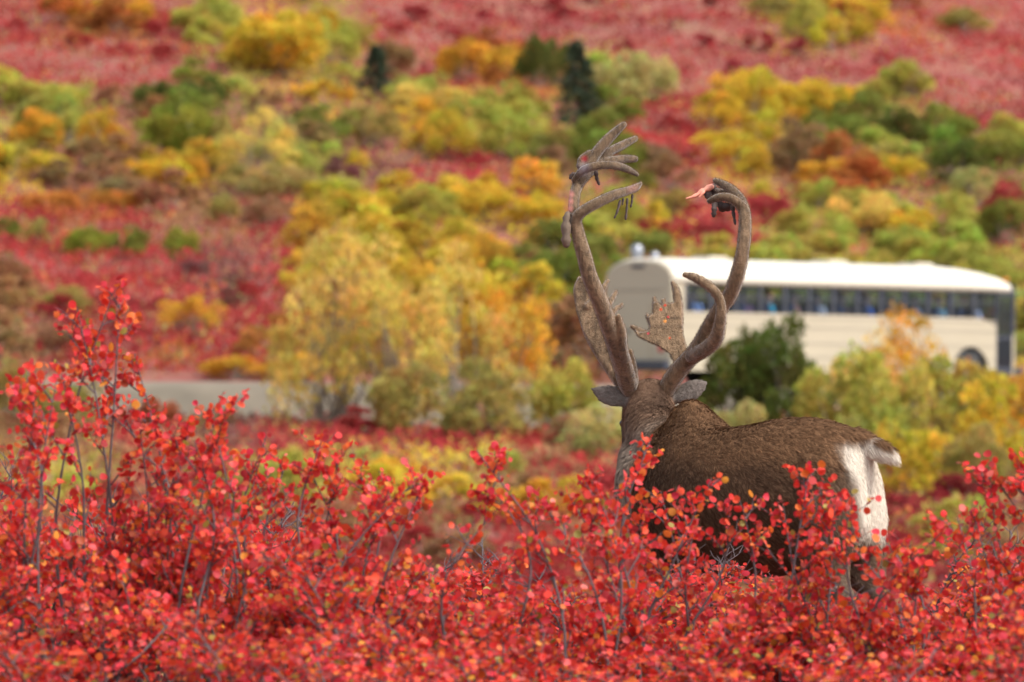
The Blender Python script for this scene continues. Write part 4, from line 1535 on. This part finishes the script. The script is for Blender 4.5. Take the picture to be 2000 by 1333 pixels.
FRONT = [  # bushes between the dip and the road: kind, px, distance, top row, width px, colour, label
    ('a', 650, 125, 425, 270, 'pale', 'tall loose pale yellow willow before the road, left of centre'),
    ('a', 770, 124, 440, 240, 'pale', 'tall loose yellow willow before the road at centre'),
    ('a', 905, 122, 500, 230, 'pale', 'yellow willow before the road, right of the two tall ones'),
    ('a', 985, 123, 510, 200, 'gold', 'orange-yellow airy willow nearest the left antler'),
    ('d', 1090, 119, 680, 150, 'lime', 'lime bush just left of the caribou head'),
    ('d', 810, 120, 690, 180, 'olive', 'ochre bush at the feet of the tall yellow willows'),
    ('d', 950, 118, 710, 190, 'olive', 'dull gold bush at the feet of the orange-yellow willow'),
    ('d', 310, 120, 765, 80, 'rust', 'small rusty bush in front of the bare road bank'),
    ('d', 120, 123, 720, 150, 'olive', 'ochre bush before the road behind the tall red sprig'),
    ('d', 20, 124, 680, 100, 'olive', 'ochre bush at the left edge beside the road'),
    ('d', 1180, 112, 775, 150, 'plime', 'pale lime bush under the left ear of the caribou'),
    ('d', 1425, 118, 638, 160, 'dgreen', 'dark green shrub before the bus, left of three'),
    ('t', 1478, 118.5, 605, 80, 'dgreen', 'pointed dark green shrub before the bus, middle of three'),
    ('d', 1530, 117.5, 635, 185, 'dgreen', 'dark green shrub before the bus, right of three'),
    ('d', 1440, 112, 760, 110, 'plime', 'pale lime mound under the dark green shrubs'),
    ('d', 1580, 110, 790, 80, 'red', 'small crimson bush under the dark green shrubs'),
    ('a', 1770, 122, 590, 190, 'gold', 'airy golden willow hiding the bus side'),
    ('a', 1690, 121, 640, 170, 'pale', 'airy yellow willow left of the golden one before the bus'),
    ('d', 1640, 115, 650, 160, 'lime', 'lime bush right of the dark green shrubs'),
    ('d', 1735, 112, 660, 200, 'lime', 'large lime bush below the airy golden willow'),
    ('d', 1850, 114, 668, 190, 'lime', 'lime bush below the front wheel of the bus'),
    ('d', 1930, 110, 740, 150, 'yel', 'yellow-green bush low at the right edge'),
    ('d', 1985, 121, 712, 90, 'gold', 'orange-gold bush at the right edge below the bus front'),
    ('d', 1800, 106, 790, 170, 'yel', 'yellow-green bush above the caribou tail'),
    ('d', 1680, 107, 790, 150, 'olive', 'olive bush above the caribou rump'),
    ('d', 1900, 104, 805, 130, 'olive', 'olive bush right of the one above the caribou tail'),
    ('l', 1790, 95, 985, 130, 'lime', 'low lime shrub right of the caribou rump'),
    ('l', 1880, 94, 960, 110, 'lime', 'low lime shrub left of the tall red sprig at right'),
    ('l', 1780, 90, 1065, 100, 'lime', 'lowest lime shrub right of the caribou leg'),
    ('l', 760, 104, 890, 170, 'yel', 'low yellow shrub behind the red birch tips at centre left'),
    ('l', 870, 101, 915, 170, 'yel', 'low yellow shrub behind the red birch tips at centre'),
    ('l', 985, 99, 925, 150, 'yel', 'low yellow shrub between the centre sprig and the caribou'),
    ('l', 1090, 98, 920, 150, 'gold', 'low golden shrub left of the caribou chest'),
    ('l', 560, 103, 870, 110, 'lime', 'low lime shrub in the gap of red birch left of centre'),
    ('l', 480, 100, 900, 110, 'olive', 'low ochre shrub in the notch of the red birch at left'),
]
for k_, px, d, top, w, col, lab in FRONT:
    x = (px - 1000) * d / FPX
    z = float(terrain(x, d))
    ht = CAM_H - (top - HR) * d / FPX - z
    bush(k_, (x, d, z), w * d / FPX * 1.1, ht * 1.05, C_[col], lab)

# ------------------------------------------------------------------ small shrubs strewn over the slope, each one a plant
rg = np.random.default_rng(77)
NAMES = {'R': 'crimson', 'P': 'dull rose-red', 'O': 'orange', 'Y': 'yellow', 'L': 'lime', 'G': 'green', 'D': 'dark green', 'W': 'dusty olive', 'B': 'brown-red', 'N': 'ochre brown'}
made = 0
tries = 0
placed = []
while made < 285 and tries < 6000:
    tries += 1
    px, row = rg.uniform(-60, 2060), rg.uniform(5, 740)
    g_ = on_ground(px, row)
    if g_[1] < 140 or (abs(px - 735) < 75 and 170 < row < 270) or (abs(px - 1127) < 60 and 200 < row < 300):
        continue
    if any((g_[0] - q[0]) ** 2 + (g_[1] - q[1]) ** 2 < 1.6 for q in placed):
        continue
    code = cover_code(px, row, rg)
    if code in 'RPB' and rg.random() < 0.6:
        continue
    placed.append(g_)
    colr = np.array(CC[code]) * rg.uniform(0.85, 1.15) * (1 + rg.normal(0, 0.06, 3))
    w = rg.uniform(0.8, 1.5) if code in 'RPB' else rg.uniform(1.3, 2.9)
    zone = ('left' if px < 500 else 'centre left' if px < 1000 else 'centre right' if px < 1500 else 'right') + ' of the ' + ('upper' if row < 250 else ('middle' if row < 500 else 'lower'))
    bush('l' if rg.random() < 0.7 else 'd', g_, w, w * rg.uniform(0.55, 0.85), np.clip(colr, 0.01, 0.7),
         'small %s shrub among several on the %s slope' % (NAMES[code], zone), 'small %s shrubs on the %s slope' % (NAMES[code], zone), name='low_shrub')
    made += 1
made = 0
while made < 95:
    d = rg.uniform(84, 127)
    x = rg.uniform(-0.1, 0.1) * d
    if d > 124 and x > 0:
        continue
    z = float(terrain(x, d))
    px, row = to_px(np.array([x, d, z]))
    code = cover_code(px, row, rg)
    w = rg.uniform(0.6, 1.3)
    part_ = 'left part' if px < 667 else ('middle' if px < 1333 else 'right part')
    bush('l', (x, d, z), w, w * rg.uniform(0.45, 0.75), np.clip(np.array(CC[code]) * rg.uniform(0.8, 1.15), 0.01, 0.7),
         'small %s shrub in the %s of the hollow before the road' % (NAMES[code], part_), 'small %s shrubs in the %s of the hollow' % (NAMES[code], part_), name='low_shrub')
    made += 1


# ------------------------------------------------------------------ continuous low cover (nobody could count it)
def cover(name, label, xs, ys, sprays, size, height, seed):
    rg_ = np.random.default_rng(seed)
    n_ = len(xs)
    zs = terrain(xs, ys)
    pts = np.stack([xs, ys, zs], 1)
    px, row = to_px(pts)
    tuft = np.zeros((n_, 3))
    for i in range(n_):
        k0 = cover_code(px[i], row[i], rg_)
        if rg_.random() < 0.26:
            k0 = 'RRONBPRNBW'[int(rg_.integers(0, 10))]
        tuft[i] = CC[k0]
    band = (hash_noise(xs / 3.5 + 0.3 * ys / 3.5, ys / 2.2, 31)[:, None] - 0.5) * 0.5
    tuft = tuft * (1 + band) * rg_.uniform(0.75, 1.2, (n_, 1))
    i = np.repeat(np.arange(n_), sprays)
    m_ = len(i)
    o_ = rg_.normal(0, 1, (m_, 3)) * np.array([size * 1.3, size * 1.3, 0])
    hh = height * rg_.uniform(0.2, 1.0, m_) * np.exp(-(o_[:, 0] ** 2 + o_[:, 1] ** 2) / (2 * (size * 1.8) ** 2))
    pos = pts[i] + o_
    pos[:, 2] = terrain(pos[:, 0], pos[:, 1]) + hh
    V, T, k_ = leaves_np(pos, rand_dirs(rg_, m_) + np.array([0, 0, 0.8]), rand_dirs(rg_, m_) + np.array([0, -0.2, 0.5]), rg_.uniform(0.5, 1.2, m_) * size * 0.55, kind='spray')
    c = tuft[i] * rg_.uniform(0.7, 1.3, (m_, 1)) * (1 + rg_.normal(0, 0.08, (m_, 3)))
    o2 = add(name, mesh_np(name, V, [T], M_COVER, np.repeat(np.clip(c, 0.005, 0.75), k_, axis=0)))
    o2['label'] = label
    o2['category'] = 'ground cover'
    o2['kind'] = 'stuff'
    return o2


rg = np.random.default_rng(5)
N1 = 24000
yy = rg.uniform(138, 370, N1)
xx = rg.uniform(-1, 1, N1) * (0.095 * yy + 5)
ys_ = rg.uniform(138, 370, 9500)            # the same heath goes on to both sides of the view
xs_ = rg.choice([-1, 1], 9500) * (0.095 * ys_ + 5 + rg.uniform(0, 18, 9500))
xx, yy = np.concatenate([xx, xs_]), np.concatenate([yy, ys_])
dd = (yy - np.interp(xx, _x, RLY)) / np.sqrt(1 + np.interp(xx, _x, RSL) ** 2)
ok = dd > 3.6
cover('hillside_heath', 'low red and orange heath covering the whole hillside', xx[ok], yy[ok], 13, 0.32, 0.55, 6)
N2 = 6500
yy = rg.uniform(80, 131, N2)
xx = rg.uniform(-1, 1, N2) * (0.095 * yy + 4)
dd = (yy - np.interp(xx, _x, RLY)) / np.sqrt(1 + np.interp(xx, _x, RSL) ** 2)
ok = dd < -6.2 - 0.5 * rg.random(N2)
cover('hollow_heath', 'low red heath in the hollow between caribou and road', xx[ok], yy[ok], 16, 0.24, 0.40, 8)

N3 = 5200
yy = rg.uniform(14, 31, N3)
xx = rg.uniform(-1, 1, N3) * (0.095 * yy + 1.5)
cover('thicket_floor', 'low red undergrowth beneath the birch thicket', xx, yy, 16, 0.085, 0.38, 9)

# ------------------------------------------------------------------ foreground dwarf birch
LEAFCOL = np.array([1.0, 1.03, 1.05]) * np.array([(0.58, 0.028, 0.0265), (0.64, 0.042, 0.0265), (0.68, 0.075, 0.030), (0.66, 0.07, 0.065), (0.60, 0.04, 0.06), (0.36, 0.024, 0.025),
                    (0.68, 0.14, 0.0265), (0.70, 0.25, 0.035), (0.38, 0.07, 0.0265), (0.68, 0.15, 0.12), (0.32, 0.24, 0.05), (0.48, 0.03, 0.035)])
LEAFP = np.array([0.18, 0.19, 0.16, 0.09, 0.08, 0.07, 0.10, 0.03, 0.06, 0.025, 0.025, 0.05])
LEAFP = LEAFP / LEAFP.sum()
LEAF_ME = []
for i in range(3):
    V, T, m_ = leaves_np(np.zeros((1, 3)), np.array([[0, 1.0, 0]]), np.array([[0, 0, 1.0]]), np.ones(1), fold=(0.05, -0.3, 0.55)[i])
    LEAF_ME.append(mesh_np('leaf', V, [T], M_LEAF_OBJ, smooth=True))


def birch(seed, tips, fill, H, R, base_r=0.07, leaf=0.024, dens=1.0, low=0.25):
    """skeleton and leaves of one dwarf birch, base at the origin; tips: stems that must end there"""
    rg_ = np.random.default_rng(seed)
    mb_ = MB()
    anchors = []      # position, outward direction, twig direction

    def twig(a, b_, r0, r1, n_=6, bend=0.03, leaf_from=0.3, spacing=0.021, sides=5):
        mid = (a + b_) / 2 + rg_.normal(0, bend, 3) * np.linalg.norm(b_ - a)
        pts = spline([a, mid, b_], n_)
        mb_.tube(pts, np.linspace(r0, r1, n_), sides=sides, cap=False)
        L = np.linalg.norm(b_ - a)
        if leaf_from < 1:
            k_ = max(1, int(L * (1 - leaf_from) / spacing * dens))
            for t in np.linspace(leaf_from, 1, k_):
                j = t * (n_ - 1)
                i0 = min(int(j), n_ - 2)
                p_ = pts[i0] * (1 - j + i0) + pts[i0 + 1] * (j - i0)
                d_ = pts[i0 + 1] - pts[i0]
                anchors.append((p_, d_ / np.linalg.norm(d_), t))
        return pts

    stems = [np.array(t, float) for t in tips]
    for q in range(fill):
        a = rg_.uniform(0, 2 * np.pi)
        r = R * math.sqrt(rg_.uniform(0, 1))
        stems.append(np.array([math.cos(a) * r, math.sin(a) * r, H * (1 - 0.28 * (r / R) ** 2) * rg_.uniform(0.70, 1.0)]))
    for si, t in enumerate(stems):
        slim = 0.85 if si < len(tips) else 1.0
        b0 = np.array([rg_.normal(0, base_r * 2.2), rg_.normal(0, base_r), -0.02])
        lean = rg_.normal(0, 0.13)
        c1 = b0 * 0.55 + t * 0.45
        c1[:2] = b0[:2] * 0.6 + t[:2] * 0.4 + rg_.normal(0, 0.03, 2)
        c1[0] += lean
        c2 = b0 * 0.24 + t * 0.76 + np.append(rg_.normal(0, 0.035, 2), 0)
        c2[0] += lean * 0.75
        pts = spline([b0, c1, c2, t], 14)
        mb_.tube(pts, np.linspace(0.0085, 0.0016, 14), sides=6, cap=False)
        L = np.linalg.norm(t - b0)
        k_ = int(L * 0.22 / 0.024 * dens)
        for f in np.linspace(0.80, 1.0, max(3, k_)):
            j = f * 13
            i0 = min(int(j), 12)
            d_ = pts[i0 + 1] - pts[i0]
            anchors.append((pts[i0] * (1 - j + i0) + pts[i0 + 1] * (j - i0), d_ / np.linalg.norm(d_), f))
        nb = int(rg_.integers(9, 14)) if si >= len(tips) else int(rg_.integers(6, 9))
        for f in np.linspace(low + 0.08, 0.93, nb) + rg_.normal(0, 0.02, nb):
            j = np.clip(f, 0.05, 0.97) * 13
            i0 = min(int(j), 12)
            p_ = pts[i0] * (1 - j + i0) + pts[i0 + 1] * (j - i0)
            d_ = pts[i0 + 1] - pts[i0]
            d_ = d_ / np.linalg.norm(d_)
            a = rg_.uniform(0, 2 * np.pi)
            o_ = np.array([math.cos(a), math.sin(a), 0.1])
            br = nrm((d_ * 0.6 + o_ * 0.8 + np.array([0, 0, 0.2]))[None])[0]
            Lb = rg_.uniform(0.12, 0.30) * (1.12 - 0.98 * f) * (L / 1.0) * slim + 0.022
            bp_ = twig(p_, p_ + br * Lb, 0.0036, 0.0011, 6, 0.06, 0.25)
            for g in range(int(rg_.integers(2, 5))):
                ff = rg_.uniform(0.3, 0.9)
                i1 = int(ff * 5)
                a2 = rg_.uniform(0, 2 * np.pi)
                o2 = np.array([math.cos(a2), math.sin(a2), 0.35])
                b2 = nrm((br * 0.6 + o2 * 0.7)[None])[0]
                twig(bp_[i1], bp_[i1] + b2 * rg_.uniform(0.045, 0.11), 0.0016, 0.0008, 4, 0.05, 0.2, 0.019, 4)
    n_ = len(anchors)
    ap = np.array([a[0] for a in anchors])
    ad = np.array([a[1] for a in anchors])
    keep_ = rg_.random(n_) < 0.92
    ap, ad = ap[keep_], ad[keep_]
    n_ = len(ap)
    side = np.cross(ad, rand_dirs(rg_, n_))
    yd = nrm(nrm(side) * 0.9 + ad * 0.5 + rand_dirs(rg_, n_) * 0.25)
    nn = nrm(rand_dirs(rg_, n_) * 0.75 + np.array([0.12, -0.62, 0.32]))
    size = leaf * rg_.uniform(0.5, 1.2, n_)
    pos = ap + yd * 0.003
    ci = rg_.choice(len(LEAFCOL), n_, p=LEAFP)
    col = np.clip(LEAFCOL[ci] * rg_.uniform(0.8, 1.2, (n_, 1)) * (1 + rg_.normal(0, 0.05, (n_, 3))), 0.005, 0.72)
    return dict(stems=mb_.mesh('birch_branches', M_TWIG, True), pos=pos, yd=yd, nn=nn, size=size, col=col)


def leaf_frames(S, idx):
    y = nrm(S['yd'][idx])
    x = nrm(np.cross(y, S['nn'][idx]))
    z = np.cross(x, y)
    return x, y, z


def foliage_mesh(S, idx):
    V, T, m_ = leaves_np(S['pos'][idx], S['yd'][idx], S['nn'][idx], S['size'][idx], fold=np.random.default_rng(len(idx)).uniform(-0.35, 0.75, len(idx)))
    return mesh_np('birch_foliage', V, [T], M_LEAF, np.repeat(S['col'][idx], m_, axis=0), smooth=True)


def prepare(S, n_obj):
    n_ = len(S['pos'])
    order = np.argsort(-S['pos'][:, 2] + 0.15 * S['pos'][:, 1])
    sel = order[:n_obj]
    rest = order[n_obj:]
    S['sel'] = sel
    S['foliage'] = foliage_mesh(S, rest) if len(rest) else None
    return S


def plant(S, base, label, group=None, rotz=0.0, sc=(1, 1, 1), hue=1.0, rg_=None, leaf_objs=True, name='dwarf_birch'):
    r = empty(name, Vector(base), label, 'shrub', group, (0, 0, rotz))
    r.scale = sc
    add('branchwork', S['stems'], r)
    if S['foliage'] is not None:
        add('foliage', S['foliage'], r, kind='stuff')
    if leaf_objs:
        sel = S['sel']
        x, y, z = leaf_frames(S, sel)
        for q, i in enumerate(sel):
            s = S['size'][i]
            o_ = bpy.data.objects.new('leaf', LEAF_ME[(int(i) * 7) % 3])
            COL.objects.link(o_)
            o_.parent = r
            a, b_, c = x[q] * s, y[q] * s, z[q] * s
            p_ = S['pos'][i]
            o_.matrix_basis = Matrix(((a[0], b_[0], c[0], p_[0]), (a[1], b_[1], c[1], p_[1]), (a[2], b_[2], c[2], p_[2]), (0, 0, 0, 1)))
            o_.color = (*np.clip(S['col'][i] * hue, 0.004, 0.72), 1)
    return r


# silhouettes of the birch thicket against the view (photograph column -> row of the tops)
TOPX = [-200, 0, 60, 120, 200, 300, 400, 440, 480, 520, 600, 680, 760, 850, 900, 960, 1050, 1130, 1200, 1300, 1400, 1500, 1600, 1680, 1760, 1830, 1900, 1960, 2050, 2300]
TOPY = [800, 800, 790, 790, 820, 835, 850, 870, 990, 910, 905, 905, 960, 980, 1010, 1010, 1020, 1010, 1090, 1075, 1050, 1045, 1060, 1130, 1110, 1080, 1010, 960, 930, 930]


def hero(seed, px, d, tips_px, fill, top_row, R, label, n_leaf=280, leaf=0.024, dens=1.65):
    base = np.array([(px - 1000) * d / FPX, d, 0.0])
    tips = [P(a, b_, d + dd_ * 2) - base for a, b_, dd_ in tips_px]
    H = CAM_H - (top_row + 55 - HR) * d / FPX
    S = prepare(birch(seed, tips, fill, H, R, leaf=leaf, dens=dens), n_leaf)
    return plant(S, base, label)


hero(1, 195, 19.5, [(236, 556, 0), (135, 640, 0.05), (215, 590, -0.04), (262, 690, 0.0), (150, 600, -0.05), (120, 730, -0.1)], 5, 880, 0.26,
     'tallest red birch, its sprig rising high at the left', 290, 0.027)
hero(2, 20, 18.9, [(15, 735, 0), (70, 760, 0.05), (-40, 760, 0), (110, 745, 0)], 7, 870, 0.25, 'red birch at the left edge beside the tall sprig', 280, 0.027)
hero(3, 330, 19.3, [(310, 830, 0), (370, 830, 0.05), (270, 810, 0)], 8, 880, 0.28, 'bushy red birch between the tall sprig and the next twig', 280, 0.0265)
hero(4, 415, 19.1, [(445, 785, 0), (410, 800, 0.05), (380, 860, 0)], 6, 930, 0.22, 'red birch with one twig leaning up to the right, left of the notch', 270, 0.027)
hero(5, 540, 19.8, [(520, 852, 0), (510, 890, 0.05), (560, 900, 0)], 7, 960, 0.26, 'red birch just right of the notch in the thicket', 270, 0.0265)
hero(6, 640, 19.5, [(628, 862, 0), (665, 885, 0), (690, 895, 0.05), (600, 905, 0)], 7, 950, 0.26, 'rounded red birch left of centre', 270, 0.0265)
hero(7, 800, 19.3, [(815, 935, 0), (830, 940, 0.04), (760, 955, 0)], 8, 990, 0.28, 'red birch left of the lone centre sprig', 270, 0.0265)
hero(8, 1010, 19.1, [(930, 880, 0), (945, 930, 0.02), (1060, 985, 0), (975, 990, 0)], 5, 1060, 0.24, 'red birch at centre with a lone sprig leaning left', 260, 0.027)
hero(9, 1130, 19.3, [(1140, 935, 0), (1110, 965, 0.03), (1165, 955, 0.0)], 5, 1070, 0.22, 'red birch just left of the caribou chest', 260, 0.027)
hero(10, 1330, 20.3, [(1272, 856, 0), (1290, 960, -0.03), (1250, 1010, 0)], 3, 1125, 0.24,
     'red birch with a thin sprig across the caribou shoulder', 240, 0.0265)
hero(11, 1420, 19.9, [(1390, 935, 0), (1425, 985, 0.03), (1450, 990, 0), (1355, 1030, 0)], 7, 1100, 0.27, 'red birch before the caribou flank', 270, 0.027)
hero(12, 1550, 19.7, [(1580, 925, 0), (1600, 945, 0.02), (1530, 990, 0), (1630, 985, 0.0)], 7, 1095, 0.26, 'red birch before the caribou thigh', 280, 0.027)
hero(13, 1680, 19.5, [(1655, 1000, 0), (1640, 1040, 0), (1725, 1050, 0.03)], 4, 1140, 0.24, 'red birch under the white rump', 260, 0.027)
hero(14, 1840, 19.3, [(1870, 1010, 0), (1840, 1040, 0), (1800, 1095, 0)], 7, 1100, 0.26, 'red birch between the caribou and the tall right sprig', 260, 0.0265)
hero(15, 1975, 19.5, [(1930, 912, 0), (1985, 895, 0), (1950, 940, 0.03), (2010, 915, 0), (1900, 1000, 0)], 6, 1010, 0.25, 'tall red birch at the right edge', 290, 0.027)

# the thicket around and before them
rg = np.random.default_rng(99)
BP = [prepare(birch(1000 + i, [], int(9 + i % 3), 1.0, 0.27 + 0.03 * (i % 3), leaf=0.025, dens=1.25, low=0.28), 110) for i in range(6)]
WHERE = {17.2: 'in the nearest row at the bottom', 18.4: 'in the second row from the bottom', 20.9: 'behind the tall front ones', 21.9: 'in the middle of the thicket',
         22.9: 'toward the back of the thicket'}
ORD = ['first', 'second', 'third', 'fourth', 'fifth', 'sixth', 'seventh', 'eighth', 'ninth', 'tenth', 'eleventh', 'twelfth', 'thirteenth', 'fourteenth', 'fifteenth',
       'sixteenth', 'seventeenth', 'eighteenth', 'nineteenth', 'twentieth']
for d, txt in WHERE.items():
    half = 0.09 * d + 0.55
    nx_ = int(2 * half / (0.42 if d < 20 else 0.50))
    for i, x in enumerate(np.linspace(-half, half, nx_)):
        x += rg.uniform(-0.1, 0.1)
        dj = d + rg.uniform(-0.4, 0.4)
        px = 1000 + x * FPX / dj
        row = np.interp(px, TOPX, TOPY)
        if d < 18:
            row = max(row + 190, 1170) + rg.uniform(-30, 70)
        elif d < 20:
            row = max(row + 85, 1045) + rg.uniform(-20, 80)
        else:
            row = row + (rg.uniform(0, 45) if 1230 < px < 1700 else rg.uniform(35, 105))
        zt = CAM_H - (row - HR) * dj / FPX
        H = float(np.clip(zt, 0.5, 1.35))
        S = BP[int(rg.integers(0, 6))]
        plant(S, (x, dj, 0), 'leafy red birch, %s from the left %s' % (ORD[i], txt), 'red birches ' + txt,
              rg.uniform(-0.8, 0.8), (1.1 * rg.choice([-1, 1]), 1.1, H), leaf_objs=(d < 20))
